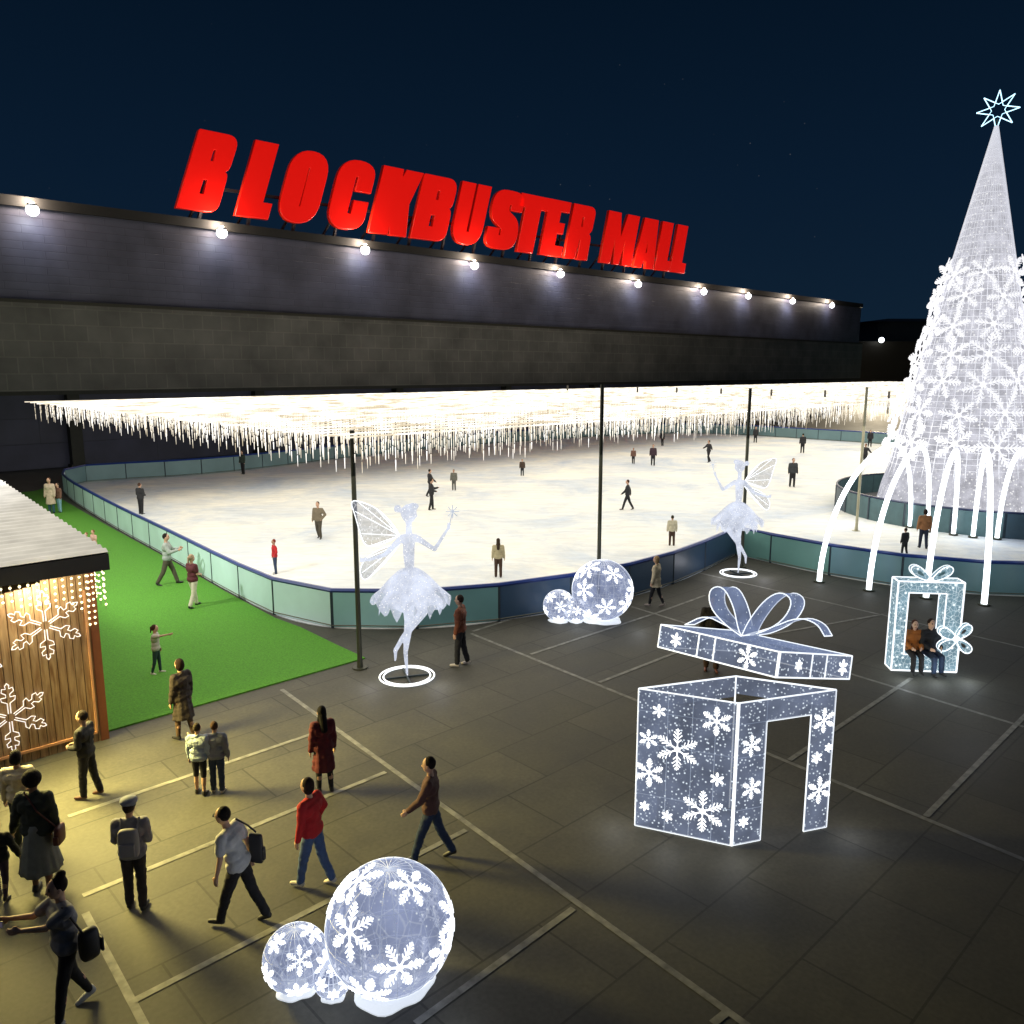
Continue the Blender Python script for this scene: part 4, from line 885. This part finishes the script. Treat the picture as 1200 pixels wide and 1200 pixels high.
p10 = person('person in grey hooded jacket with an arm round a pale blue friend', 256, 928, 846, 4, ('jacket', 'greyblue', (.20, .22, .26)), ('trousers', 'jeansdark', (.02, .035, .08)), ('short', (.05, .025, .015)), ('hug', 'down'), 'stand', 0, group='pair standing close together', shoes=(.4, .35, .3))
p11 = person('woman with long black hair in a dark red coat on the plaza', 381, 927, 828, 30, ('coat', 'wine', (.09, .008, .014)), ('leggings', 'black', BLK), ('long', (.006, .005, .006)), ('down', 'down'), 'apart', 0, True)
p12 = person('teen in bright red jumper and blue jeans with white trainers', 369, 1038, 913, 70, ('shirt', 'red', (.40, .008, .012)), ('trousers', 'jean', (.05, .09, .20)), ('bob', (.02, .010, .008)), ('down', 'hip'), 'walk', 0, lean=3, shoes=(.55, .5, .42))
p13 = person('man in brown checked shirt striding left behind the largest ball', 506, 1008, 887, 86, ('shirt', 'brown', (.085, .035, .028)), ('trousers', 'jean2', (.015, .03, .07)), ('short', (.012, .008, .007)), ('fwd', 'down'), 'stride', 0)
p14 = person('man in rust brown jacket standing beside the larger fairy', 540, 780, 698, 80, ('jacket', 'rust', (.16, .045, .018)), ('trousers', 'black', BLK), ('short', (.02, .012, .01)), ('down', 'down'), 'step', 0, shoes=(.5, .45, .4))
p15 = person('blonde woman in cream coat walking by the far ball cluster', 768, 711, 652, 60, ('coat', 'short_coat', (.50, .42, .28)), ('leggings', 'black', BLK), ('bob', (.30, .20, .10)), ('down', 'down'), 'walk', 0, True, shoes=(.3, .25, .22))
p16 = person('person in dark coat half hidden behind the tilted gift lid', 833, 786, 698, 170, ('jacket', 'charcoal2', (.02, .018, .02)), ('trousers', 'brownt', (.05, .025, .018)), ('short', (.05, .03, .02)), ('down', 'down'), 'apart', 0, shoes=(.16, .05, .03))
# turf
p18 = person('man in grey shirt walking along the turf looking at his phone', 198, 686, 625, -78, ('shirt', 'greyshirt', (.30, .34, .32)), ('trousers', 'olive', (.07, .06, .04)), ('short', (.012, .009, .008)), ('phone', 'phone'), 'stride', 0)
p19 = person('person in maroon top and cream trousers on the turf by the barrier', 228, 712, 650, -30, ('tee', 'maroon', (.09, .015, .022)), ('trousers', 'creamt', (.60, .56, .44)), ('pony', (.35, .25, .16)), ('front', 'front'), 'walk', 0, True)
p20 = person('girl on the turf pointing to the right with one raised arm', 185, 790, 733, -82, ('tee', 'stripe', (.45, .42, .36)), ('leggings', 'darkteal', (.02, .05, .05)), ('pony', (.05, .02, .012)), ('down', 'point'), 'step', 0, True, child=True, shoes=(.6, .55, .5))
p21 = person('adult in beige coat at the far left corner of the rink', 61, 602, 560, 180, ('coat', 'short_coat2', (.52, .42, .32)), ('trousers', 'teal', (.03, .09, .12)), ('short', (.10, .05, .03)), ('down', 'down'), 'stand', 0, True)
p22 = person('person in light blue trousers next to the beige coat at the rink corner', 70.5, 601, 566, 150, ('jacket', 'brownj', (.14, .07, .05)), ('trousers', 'lightblue', (.22, .42, .52)), ('short', (.06, .04, .03)), ('down', 'down'), 'stand', 0)
p23 = person('person in pink top mostly hidden behind the kiosk roof edge', 112, 655, 621, 150, ('tee', 'pink', (.55, .34, .28)), ('trousers', 'creamt', (.60, .56, .44)), ('short', (.16, .06, .03)), ('front', 'front'), 'stand', 0)
p24 = person('person in white top mostly hidden behind the kiosk roof edge', 104, 657, 624, 160, ('tee', 'white', (.5, .5, .5)), ('trousers', 'black', BLK), ('short', (.2, .1, .05)), ('front', 'front'), 'stand', 0)
# seated couple
zs = .46; sf = R(-6)
sp1 = Matrix.Translation(fp) @ Matrix.Rotation(sf, 4, 'Z')
ca = sp1 @ Vector((-.28, .10, 0)); cbp = sp1 @ Vector((.12, .10, 0))
person('smiling woman in amber coat and scarf seated in the gift frame', 1074, 790, 720, 172, ('jacket', 'amber', (.34, .115, .022)), ('trousers', 'black', BLK), ('long', (.10, .035, .02)), ('lap', 'lap'), 'sit', 3, True, H=1.68, pos=Vector((ca.x, ca.y, 0)), zsit=zs, group='couple seated in the gift photo frame')
person('man in black coat seated close beside the amber coat woman', 1090, 790, 718, 186, ('jacket', 'blackcoat', (.010, .011, .016)), ('trousers', 'jean2', (.015, .03, .07)), ('short', (.02, .010, .008)), ('lap', 'lap'), 'sit', 3, False, H=1.76, pos=Vector((cbp.x, cbp.y, 0)), zsit=zs, group='couple seated in the gift photo frame')
# skaters
DK = ('jacket', 'dark', (.018, .018, .022)); DT = ('trousers', 'black', BLK)
GS = 'skaters on the ice'
for lab, px, py, tp_, fc, up, lo_, hr, ar, lg in [
 ('skater in black leaning on the left barrier of the rink', 166, 603, 566, -20, DK, DT, ('short', (.06, .03, .02)), ('front', 'front'), 'stand'),
 ('lone dark skater in front of the far barrier on the left', 285, 556, 528, 150, ('jacket', 'darkgreen', (.03, .045, .035)), DT, ('short', (.04, .03, .02)), ('down', 'down'), 'stand'),
 ('skater in olive brown with hand on hip left of the larger fairy', 374, 632, 588, 170, ('shirt', 'taupe', (.16, .13, .09)), ('trousers', 'taupe2', (.06, .05, .035)), ('short', (.05, .03, .02)), ('hip', 'down'), 'skate'),
 ('skater in red sweater at the curved left end of the barrier', 323, 673, 632, 120, ('shirt', 'red', (.40, .008, .012)), ('trousers', 'jeansdark', (.02, .035, .08)), ('short', (.2, .03, .02)), ('hip', 'down'), 'stand'),
 ('black clad skater nearest in the overlapping pair behind the larger fairy', 506, 598, 561, -80, DK, DT, ('short', (.02, .015, .01)), ('phone', 'front'), 'step'),
 ('black clad skater with outstretched arm just behind the overlapping pair', 504, 582, 550, -70, DK, DT, ('short', (.02, .015, .01)), ('out', 'fwd'), 'skate'),
 ('grey clad skater standing right of the overlapping pair', 532, 575, 550, 170, ('jacket', 'midgrey', (.12, .12, .10)), ('trousers', 'midgrey2', (.09, .09, .08)), ('short', (.05, .04, .03)), ('down', 'down'), 'stand'),
 ('small distant skater alone in the middle of the ice', 612, 558, 538, 180, ('jacket', 'darkbrown', (.05, .03, .02)), DT, ('short', (.03, .02, .01)), ('down', 'down'), 'stand'),
 ('walking skater in dark clothes right of the second pole', 735, 598, 562, 80, DK, DT, ('short', (.05, .02, .01)), ('fwd', 'back'), 'stride'),
 ('tiny child skater beyond the second pole near the far side', 742, 544, 525, 160, ('jacket', 'brownj', (.14, .07, .05)), DT, ('short', (.05, .02, .01)), ('down', 'down'), 'step'),
 ('slim dark skater between the tiny child and the far barrier', 765, 546, 521, 170, ('jacket', 'darkplum', (.04, .02, .03)), DT, ('short', (.05, .02, .01)), ('down', 'down'), 'step'),
 ('farthest skater close to the far barrier above the centre', 776, 523, 505, 150, DK, DT, ('short', (.02, .02, .01)), ('down', 'down'), 'step'),
 ('skater in black gliding left of the third pole', 830, 542, 516, 110, DK, DT, ('short', (.02, .02, .01)), ('balance', 'balance'), 'skate'),
 ('dark skater against the far barrier right of the third pole', 885, 519, 500, 180, DK, DT, ('short', (.02, .02, .01)), ('down', 'down'), 'apart'),
 ('dark skater facing the far barrier on the right part of the ice', 940, 531, 508, 0, DK, DT, ('short', (.02, .02, .01)), ('down', 'down'), 'stand'),
 ('dark skater standing legs apart right of the farther fairy', 928, 571, 537, 178, ('jacket', 'slate', (.03, .035, .04)), DT, ('short', (.03, .02, .015)), ('down', 'down'), 'apart'),
 ('skater in cream vest behind the navy barrier near the larger fairy', 584, 677, 631, 0, ('shirt', 'creamy', (.42, .36, .22)), ('trousers', 'brownk', (.05, .025, .015)), ('long', (.04, .025, .015)), ('down', 'down'), 'stand'),
 ('person in cream jacket peeking over the barrier near the corner', 787, 640, 604, 0, ('jacket', 'cream2', (.50, .46, .34)), ('trousers', 'brownk', (.05, .025, .015)), ('short', (.02, .02, .015)), ('down', 'down'), 'stand'),
 ('child in black skating in the corridor before the tree platform', 1059, 652, 619, 20, ('jacket', 'black', BLK), DT, ('short', (.012, .01, .01)), ('down', 'down'), 'step'),
 ('skater in orange brown jacket beside the tree platform', 1081, 643, 597, -10, ('jacket', 'tan', (.30, .13, .05)), ('trousers', 'navy', NAVY), ('bob', (.02, .01, .01)), ('down', 'down'), 'step'),
 ('dark skater nearest of the far group left of the tree', 1013, 546, 520, 120, DK, DT, ('short', (.02, .02, .01)), ('balance', 'down'), 'skate'),
 ('tiny dark skater at the far barrier left of the tree', 1019, 524, 504, 170, DK, DT, ('short', (.02, .02, .01)), ('down', 'down'), 'step'),
]:
    person(lab, px, py, tp_, fc, up, lo_, hr, ar, lg, rnd.choice([0, 0, 1]), group=GS)
# ---- bags, phone, hat, glasses
m_bag = mat('bag_black', (.010, .010, .012), .5); m_bagr = mat('bag_brown', (.09, .02, .015), .5); m_bagg = mat('bag_grey', (.24, .24, .27), .7, bump=.2); m_bagd = mat('bag_dark', (.03, .03, .035), .6)
def bag(name, label, cat, c, sx_, sy_, sz_, rz, m, strap=None):
    t = thing(name, label, cat, c, rz); g = MB(); g.box(-sx_ / 2, -sy_ / 2, -sz_ / 2, sx_ / 2, sy_ / 2, sz_ / 2)
    o = g.build('bag_body', m, t); b = o.modifiers.new('b', 'BEVEL'); b.width = min(sx_, sy_, sz_) * .3; b.segments = 1; b = o.modifiers.new('u', 'SUBSURF'); b.levels = 2; b.render_levels = 2
    for pl in o.data.polygons: pl.use_smooth = True
    g = MB(); g.box(-sx_ * .36, -sy_ / 2 - .025, -sz_ * .36, sx_ * .36, -sy_ / 2 + .01, sz_ * .08); o = g.build('pocket', m, t); b = o.modifiers.new('b', 'BEVEL'); b.width = .02; b.segments = 3
    g = MB()
    if strap:
        Mi = (Matrix.Translation(c) @ Matrix.Rotation(rz, 4, 'Z')).inverted()
        for pts in strap: g = MB(); g.tube([Mi @ Vector(p) for p in pts], .013, 6); g.build('strap', m, t)
    return t
def L(pi, x, y, z): return pi['M'] @ (Vector((x, y, z)) * pi['s'])
c = L(p1, -.27, -.16, .98); bag('shoulder_bag', 'black shoulder bag behind the woman with the phone', 'bag', c, .17, .25, .42, R(140), m_bag, [[L(p1, -.15, .04, 1.5), L(p1, -.24, -.02, 1.35), L(p1, -.27, -.1, 1.15)]])
c = L(p2, .19, -.17, 1.06); bag('shoulder_bag', 'dark flat bag hanging behind the man in white tee', 'bag', c, .08, .22, .46, R(78), m_bagd, [[L(p2, .15, .1, 1.5), L(p2, .19, -.05, 1.4), L(p2, .20, -.18, 1.3)]])
c = L(p3, .03, -.21, 1.20); bag('backpack', 'pale grey backpack worn by the person in the beret', 'backpack', c, .30, .16, .46, R(8), m_bagg, [[L(p3, -.10, -.16, 1.38), L(p3, -.12, -.02, 1.50), L(p3, -.11, .13, 1.36)], [L(p3, .14, -.16, 1.38), L(p3, .14, -.02, 1.50), L(p3, .13, .13, 1.36)]])
c = L(p4, .30, -.04, .88); bag('shoulder_bag', 'dark red shoulder bag at the side of the pleated skirt', 'bag', c, .11, .26, .30, R(6), m_bagr, [[L(p4, -.1, -.04, 1.52), L(p4, .10, -.17, 1.3), L(p4, .27, -.06, 1.0)], [L(p4, -.1, .04, 1.52), L(p4, .10, .17, 1.3), L(p4, .27, .04, 1.0)]])
hm = (p1['hands'][0] + p1['hands'][1]) / 2; t = thing('phone', 'black phone held out by the woman in grey tee', 'phone', hm + (p1['M'].to_3x3() @ Vector((.06, .08, .02))), R(20)); g = MB(); g.box(-.075, -.006, -.038, .075, .006, .038); g.build('case', m_bag, t); g = MB(); g.box(-.07, -.009, -.034, .07, -.0065, .034); g.build('screen', mat('screen', (.02, .02, .03), .1, emit=(.3, .25, .35), es=.2), t)
hm = (p18['hands'][0] + p18['hands'][1]) / 2; t = thing('phone', 'phone held by the man walking on the turf', 'phone', hm, R(-78)); g = MB(); g.box(-.04, -.006, -.075, .04, .006, .075); g.build('case', m_bag, t)
h = p3['head']; t = thing('beret', 'grey flat beret on the head of the backpack wearer', 'hat', h + Vector((0, 0, .05)), 0); g = MB(); k = p3['s']
g.lathe([(.002, .115 * k), (.07 * k, .108 * k), (.118 * k, .08 * k), (.128 * k, .04 * k), (.105 * k, .005 * k), (.09 * k, -.02 * k)], 24); o = g.build('felt_top', cloth('beret', (.24, .26, .32)), t, True)
g = MB(); g.lathe([(.094 * k, -.03 * k), (.099 * k, -.03 * k), (.099 * k, .0), (.094 * k, .0)], 24); g.build('band', m_bagd, t)
t = thing('glasses', 'dark framed glasses worn by the man in white tee', 'glasses', p2['head'], R(78)); g = MB(); k = p2['s']
for sd in (-1, 1):
    g.tube([Vector((sd * .033 + .026 * math.cos(a), .108, .012 + .02 * math.sin(a))) * k for a in [2 * math.pi * q_ / 12 for q_ in range(12)]], .004, 5, close=True); g.tube([Vector((sd * .058, .105, .015)) * k, Vector((sd * .084, .0, .012)) * k], .004, 5)
g.build('rim', m_bag, t)
# ------------------------------------------------------------------ kiosk
Kc = G(128, 865); kio = thing('wooden_kiosk', 'wooden plank stall with black eaves and bright corrugated roof at the left edge', 'kiosk', Kc, RZA)
def kz(px, py): s, z, p = PL(px, py, Kc); return s, z
zw = kz(107, 668)[1]; print('kiosk wall', zw)
def wood():
    m = bpy.data.materials.new('plank_wood'); m.use_nodes = True; nt = m.node_tree; b = nt.nodes['Principled BSDF']; N = nt.nodes.new; L = nt.links
    tc = N('ShaderNodeTexCoord'); mp = N('ShaderNodeMapping'); mp.inputs['Scale'].default_value = (7, 7, .7); L.new(tc.outputs['Object'], mp.inputs[0])
    n = N('ShaderNodeTexNoise'); n.inputs['Scale'].default_value = 2; n.inputs['Detail'].default_value = 8; n.inputs['Distortion'].default_value = .8; L.new(mp.outputs[0], n.inputs['Vector'])
    cr = N('ShaderNodeValToRGB'); cr.color_ramp.elements[0].position = .3; cr.color_ramp.elements[0].color = (.20, .10, .038, 1); cr.color_ramp.elements[1].position = .7; cr.color_ramp.elements[1].color = (.48, .33, .17, 1); L.new(n.outputs['Fac'], cr.inputs[0])
    L.new(cr.outputs[0], b.inputs['Base Color']); b.inputs['Roughness'].default_value = .55
    bp = N('ShaderNodeBump'); bp.inputs['Strength'].default_value = .3; bp.inputs['Distance'].default_value = .01; L.new(n.outputs['Fac'], bp.inputs['Height']); L.new(bp.outputs[0], b.inputs['Normal']); return m
m_wood = wood(); KL = 7.0
tops = [(-KL, zw - .75), (kz(0, 697)[0], kz(0, 697)[1]), (kz(35, 688)[0], kz(35, 688)[1]), (kz(58, 676)[0], kz(58, 676)[1]), (kz(80, 668)[0], zw), (0, zw)]
def topz(x):
    for (a, za), (b, zb_) in zip(tops, tops[1:]):
        if a <= x <= b: return za + (zb_ - za) * (x - a) / max(1e-6, b - a)
    return zw
g = MB(); x = -KL
while x < -.16:
    g.box(x + .006, 0, .0, x + .150, .05, topz(x + .08)); x += .158
g.box(-KL, .051, 0, -.05, .08, zw - .78); g.build('plank_wall', m_wood, kio)
g = MB(); g.box(-.16, -.02, 0, .0, .14, zw + .1); g.build('corner_post', mat('corner_wood', (.24, .08, .03), .5), kio)
g = MB(); g.box(-.04, .15, 0, .0, 5.6, zw); g.build('side_wall', m_wood, kio)
g = MB(); g.box(-KL, 5.55, 0, -.05, 5.6, zw); g.build('back_wall', m_wood, kio)
m_trim = mat('copper_trim', (.75, .38, .18), .35)
g = MB(); g.box(-KL, -.045, .20, -.22, -.003, .25); g.box(-.25, -.046, .25, -.21, -.004, zw - .4); g.build('trim_strip', m_trim, kio)
# roof
ez0 = PL(128, 667, Kc - B * .55); ez1 = PL(128, 648, Kc - B * .55); print('eave', ez0[:2], ez1[:2])
XE = ez0[0]
rb_ = PL(10, 571, Kc - B * .55 + A * XE, B); RS = (rb_[1] - ez1[1]) / rb_[0]; print('roof', rb_[:2], RS)
g = MB(); g.box(-KL - 1, -.60, ez0[1], XE, -.50, ez1[1]); g.add([(XE - .1 * i_, y_, z_ + RS * (y_ + .6)) for i_ in (0, 1) for y_ in (-.499, 12.6) for z_ in (ez0[1], ez1[1])], [(0, 2, 3, 1), (4, 5, 7, 6), (0, 1, 5, 4), (2, 6, 7, 3), (0, 4, 6, 2), (1, 3, 7, 5)]); g.build('fascia', mat('fascia', (.012, .012, .014), .5), kio)
g = MB(); g.box(-KL - 1, -.499, ez0[1] + .15, XE - .101, 12.5, ez0[1] + .2); g.build('ceiling', mat('kiosk_ceiling', (.10, .055, .03), .6), kio)
g = MB(); nx = 2; ny = 480; vs = []; fs = []
for i in range(ny + 1):
    y = -.62 + 13.2 * i / ny; z = ez1[1] + .03 + RS * (y + .6) + .026 * math.cos(2 * math.pi * y / .34)
    vs += [(-KL - 1, y, z), (XE + .03, y, z)]
for i in range(ny): fs.append((2 * i, 2 * i + 1, 2 * i + 3, 2 * i + 2))
g.add(vs, fs); o = g.build('corrugated_roof', mat('roof_metal', (.40, .39, .37), .55, 0, var=.18, vscale=1.5), kio, True)
g = MB()
for yy in (6.5, 12.3):
    g.box(XE - .35, yy, 0, XE - .2, yy + .15, ez0[1]); 
g.build('rear_post', m_wood, kio)
m_bulb = glow('warm_bulb', (1, .88, .45), 3.0)
ic = thing('icicle_lights', 'warm white icicle string lights hanging from the kiosk eaves', 'string lights', Kc, RZA)
rg = random.Random(5); x = -4.6
def strand(x, y, n, z0=None):
    g = MB(); z = (z0 or ez0[1]) - .02; g.tube([(x, y, z), (x, y, z - .13 * n - .04)], .005, 4); g.k = 1
    for k in range(n): g.sphere((x + rg.uniform(-.01, .01), y, z - .07 - .13 * k), .024, 8, 6)
    g.build('light_strand', [m_wire, m_bulb], ic)
while x < XE:
    strand(x, -.45, rg.choice([3, 4, 6, 4, 5])); x += .15
y = -.3
while y < 3.6: strand(XE - .06, y, rg.choice([4, 5, 6, 5])); y += .30
for xx in (-.05, .05): strand(xx - .12, -.05, 9, zw)
# corner post string
def wallflake(px, py, rpx, label):
    P0 = Kc - B * .08; s, z, p = PL(px, py, P0); t = thing('snowflake_light', label, 'snowflake light', p, RZA, 'double outline snowflakes on the kiosk wall'); Rr = rpx / FPX * (p - C0).dot(_f)
    g = MB()
    for k in range(6):
        a = math.pi / 6 + k * math.pi / 3; d = Vector((math.cos(a), math.sin(a))); q = Vector((-d.y, d.x))
        # double line outline of each arm, with three lobes
        pl_ = [(.12, .03), (.42, .035), (.50, .16), (.60, .18), (.60, .05), (.68, .05), (.76, .15), (.86, .13), (.84, .04), (.93, .05), (1.0, .0)]
        for sg in (-1, 1):
            pts = [Vector(((d * u + q * v * sg).x * Rr, 0, (d * u + q * v * sg).y * Rr)) for u, v in pl_]; g.tube(pts, .010, 5)
    g.build('lamp_outline', glow('outline_lamp', (1, .90, .84), .95), t)
wallflake(53, 733, 42, 'white outline snowflake high on the kiosk plank wall near the corner')
wallflake(12, 841, 42, 'white outline snowflake low on the kiosk plank wall at the photo edge')
wallflake(-42, 770, 42, 'white outline snowflake on the kiosk wall outside the left photo edge')
KL_ = lambda x, y, z: Kc + A * x + B * y + Z * z
lamp('kiosk_lamp', 'POINT', KL_(-1.2, -.42, ez0[1] - .3), 100, (1, .88, .62), .3)
lamp('kiosk_lamp', 'POINT', KL_(-3.2, -.42, ez0[1] - .3), 60, (1, .88, .62), .3)
lamp('kiosk_lamp', 'POINT', KL_(.15, .3, ez0[1] - .35), 25, (1, .9, .6), .15)
lo = lamp('plaza_flood', 'SPOT', KL_(-2.2, -.8, ez0[1] + .0), 8200, (1, .80, .22), 1.1, spot=R(118), blend=1.0)
dv = (G(270, 940) - lo.location).normalized(); lo.rotation_euler = dv.to_track_quat('-Z', 'Y').to_euler()
# roof floodlamp at the ridge edge
p = G(-4, 590, ez1[1] + .0); t = thing('roof_lamp', 'bright white lamp with spiky glow on the corrugated kiosk roof', 'floodlight', p)
g = MB(); g.sphere((0, 0, .45), .10, 12, 8); g.build('lamp_globe', m_flood, t, True)
g = MB(); g.tube([(0, 0, .04), (0, 0, .36)], .03, 8); g.tube([(0, 0, .02), (0, 0, .06)], .1, 10); g.build('stand', m_pole, t)
g = MB()
for k in range(14):
    a = 2 * math.pi * k / 14; g.tube([Vector((0, 0, .45)) + Vector((math.cos(a), -.2, math.sin(a))) * .11, Vector((0, 0, .45)) + Vector((math.cos(a), -.2, math.sin(a))) * (.3 + .12 * (k % 2))], [.012, .003], 5)
g.build('glow_ray', m_flake, t)  # starry glow of the lamp, put into emissive ray geometry
lamp('roof_fill', 'POINT', p + Vector((.5, -1.2, 2.2)), 120, (.97, .97, 1), .3); lamp('roof_fill', 'POINT', KL_(-1.5, 1.5, 8.5), 210, (1, .97, .88), .3)  # fill points added above the roof to brighten its sheets
lo = lamp('turf_fill', 'SPOT', KL_(-1.0, 9.0, 7.0), 3600, (1, .98, .86), .3, spot=R(150), blend=1.0); lo.rotation_euler = (G(225, 640) - lo.location).normalized().to_track_quat('-Z', 'Y').to_euler()  # unseen fill spot, added to brighten the turf and left barrier
# ------------------------------------------------------------------ fairies
m_fai = lednet('net_fairy', (.70, .76, .92), .92, (1, 1, 1), 1.05, 13, .30, .72, .55, 9)
m_fwing = lednet('net_wing', (.7, .75, .9), .4, (1, 1, 1), 1.1, 9, .26, .28, .7, 5)
def fairy(foot, scale, mirror, label):
    P = G(*foot); t = thing('fairy_light_figure', label, 'light sculpture', P, 0, 'dancing fairy light figures'); mx = -1 if mirror else 1
    U = .00468 * scale
    def q(cx, cy, y=0): return Vector((mx * (cx - 355) * U, y * scale, (1062 - cy) * U + .06))
    g = MB(); c = lambda a, r0, b, r1: cap(g, a, r0 * scale, b, r1 * scale, 12)
    g.sphere(q(385, 158), (.20 * scale, .20 * scale, .235 * scale), 14, 10); g.sphere(q(325, 135, .05), (.10 * scale, .1 * scale, .1 * scale)); g.sphere(q(410, 120), (.14 * scale, .14 * scale, .09 * scale))
    g.sphere(q(428, 172, -.02), (.035 * scale, .03 * scale, .03 * scale), 8, 6)
    c(q(383, 195), .075, q(383, 262), .08); c(q(348, 292), .10, q(418, 290), .10); c(q(383, 300), .15, q(380, 370), .15); c(q(380, 370), .15, q(382, 450), .115); c(q(382, 450), .12, q(390, 540), .20); c(q(365, 560), .2, q(420, 560), .2)
    c(q(335, 300), .085, q(250, 385, .05), .06); c(q(250, 385, .05), .06, q(165, 405, -.15), .04)
    c(q(432, 295), .085, q(520, 352, -.05), .058); c(q(520, 352, -.05), .058, q(592, 235, -.2), .038)
    for b_, d_ in ((q(165, 405, -.15), Vector((-mx, 0, .05))), (q(592, 235, -.2), Vector((mx * .35, 0, 1)))):
        sd = Vector((0, 1, 0)).cross(d_).normalized()
        for k in range(4): c(b_, .03, b_ + (d_.normalized() + sd * (k - 1.5) * .22) * .2 * scale, .014)
        c(b_, .025, b_ + (d_.normalized() * .5 + sd * .8) * .12 * scale, .014)
    c(q(400, 560, .05), .2, q(455, 690, -.15), .12); c(q(455, 690, -.15), .12, q(330, 860, .1), .07); c(q(330, 860, .1), .065, q(290, 930, .12), .06); c(q(292, 925, .12), .055, q(290, 985, .1), .03)
    c(q(370, 570), .19, q(372, 760), .11); c(q(372, 760), .12, q(350, 930), .06); c(q(350, 930), .06, q(356, 1060, 0), .03)
    me = evalmesh(g, .03 * scale, 2, 'figure'); me.materials.append(m_fai); link('figure', me, t)
    g = MB(); n = 72; rg = random.Random(2)
    wz_ = q(385, 455).z; cx = q(385, 455).x
    for lay, (r0, z0_, dr) in enumerate(((.98, q(0, 645).z, .0), (.78, q(0, 690).z, .0), (.60, q(0, 650).z, 0))):
        m_ = 9; vs = []; fs = []
        for i in range(m_):
            tt = i / (m_ - 1)
            for k in range(n):
                a = 2 * math.pi * k / n; rag = (.26 * abs(math.sin(a * 5.5 + lay)) + .06 * math.sin(a * 17) - .1) * scale * max(0, tt - .7) / .3
                rr = (.13 + (r0 - .13) * tt ** .95) * scale * (1 + .05 * tt * math.sin(12 * a + lay)); zz_ = wz_ + (z0_ - wz_) * tt ** 1.45 + rag
                vs.append((cx + rr * math.cos(a), rr * math.sin(a) * .9, zz_))
        for i in range(m_ - 1):
            for k in range(n): fs.append((i * n + k, i * n + (k + 1) % n, (i + 1) * n + (k + 1) % n, (i + 1) * n + k))
        g.add(vs, fs)
    g.build('tutu', m_fai, t, True)
    def wing(pts, y0):
        P_ = [q(a, b, y0) for a, b in pts]
        for _ in range(2):
            o = []
            for i in range(len(P_)): a = P_[i]; b = P_[(i + 1) % len(P_)]; o += [a.lerp(b, .25), a.lerp(b, .75)]
            P_ = o
        g = MB(); n_ = len(P_); cc = q(pts[0][0], pts[0][1], y0 + .02)
        vs = P_ + [cc] + [p + Vector((0, .02, 0)) for p in P_] + [cc + Vector((0, .02, 0))]; fs = [(i, (i + 1) % n_, n_) for i in range(n_)] + [(n_ + 1 + (i + 1) % n_, n_ + 1 + i, 2 * n_ + 1) for i in range(n_)]
        g.add(vs, fs); o = g.build('wing', m_fwing, t); g = MB(); g.tube(P_, .013 * scale, 5, close=True)
        for k in range(2, n_ - 2, 5): g.tube([cc, cc.lerp(P_[k], .96)], .009 * scale, 4)
        g.build('wing_wire', m_line, o)
    wing([(330, 285), (300, 230), (220, 140), (130, 100), (68, 92), (95, 180), (120, 290), (150, 350), (240, 330)], .15)
    wing([(330, 330), (240, 350), (150, 400), (105, 470), (125, 540), (180, 500), (260, 420)], .15)
    g = MB(); g.tube([q(600, 225, -.2), q(618, 150, -.2)], .012 * scale, 5)
    for k in range(8):
        a = math.pi * k / 4; c_ = q(620, 140, -.2); g.tube([c_, c_ + Vector((math.cos(a), 0, math.sin(a))) * .16 * scale], .010 * scale, 4)
    g.build('wand', m_soft, t)
    g = MB()
    for rr in (.70, .60): g.tube([Vector((rr * scale * math.cos(a), rr * scale * math.sin(a) , .05)) for a in [2 * math.pi * k / 40 for k in range(40)]], .022, 6, close=True)
    g.build('base_ring', m_line, t)
    g = MB()
    for k in range(4): a = math.pi * k / 2 + .3; g.bar((0, 0, .03), (.62 * scale * math.cos(a), .62 * scale * math.sin(a), .03), .04)
    g.build('base_spoke', m_post, t)
    for a in (210, 330): lamp('fairy_lamp', 'POINT', P + Vector((math.cos(R(a)) * 1.0, math.sin(R(a)) * 1.0, .4)), 8, (.92, .92, 1), .2)
fairy((477, 794), 1.0, False, 'larger glowing dancing fairy figure beside the leftmost canopy pole')
fairy((865, 673), .98, True, 'farther glowing dancing fairy figure standing at the barrier corner')
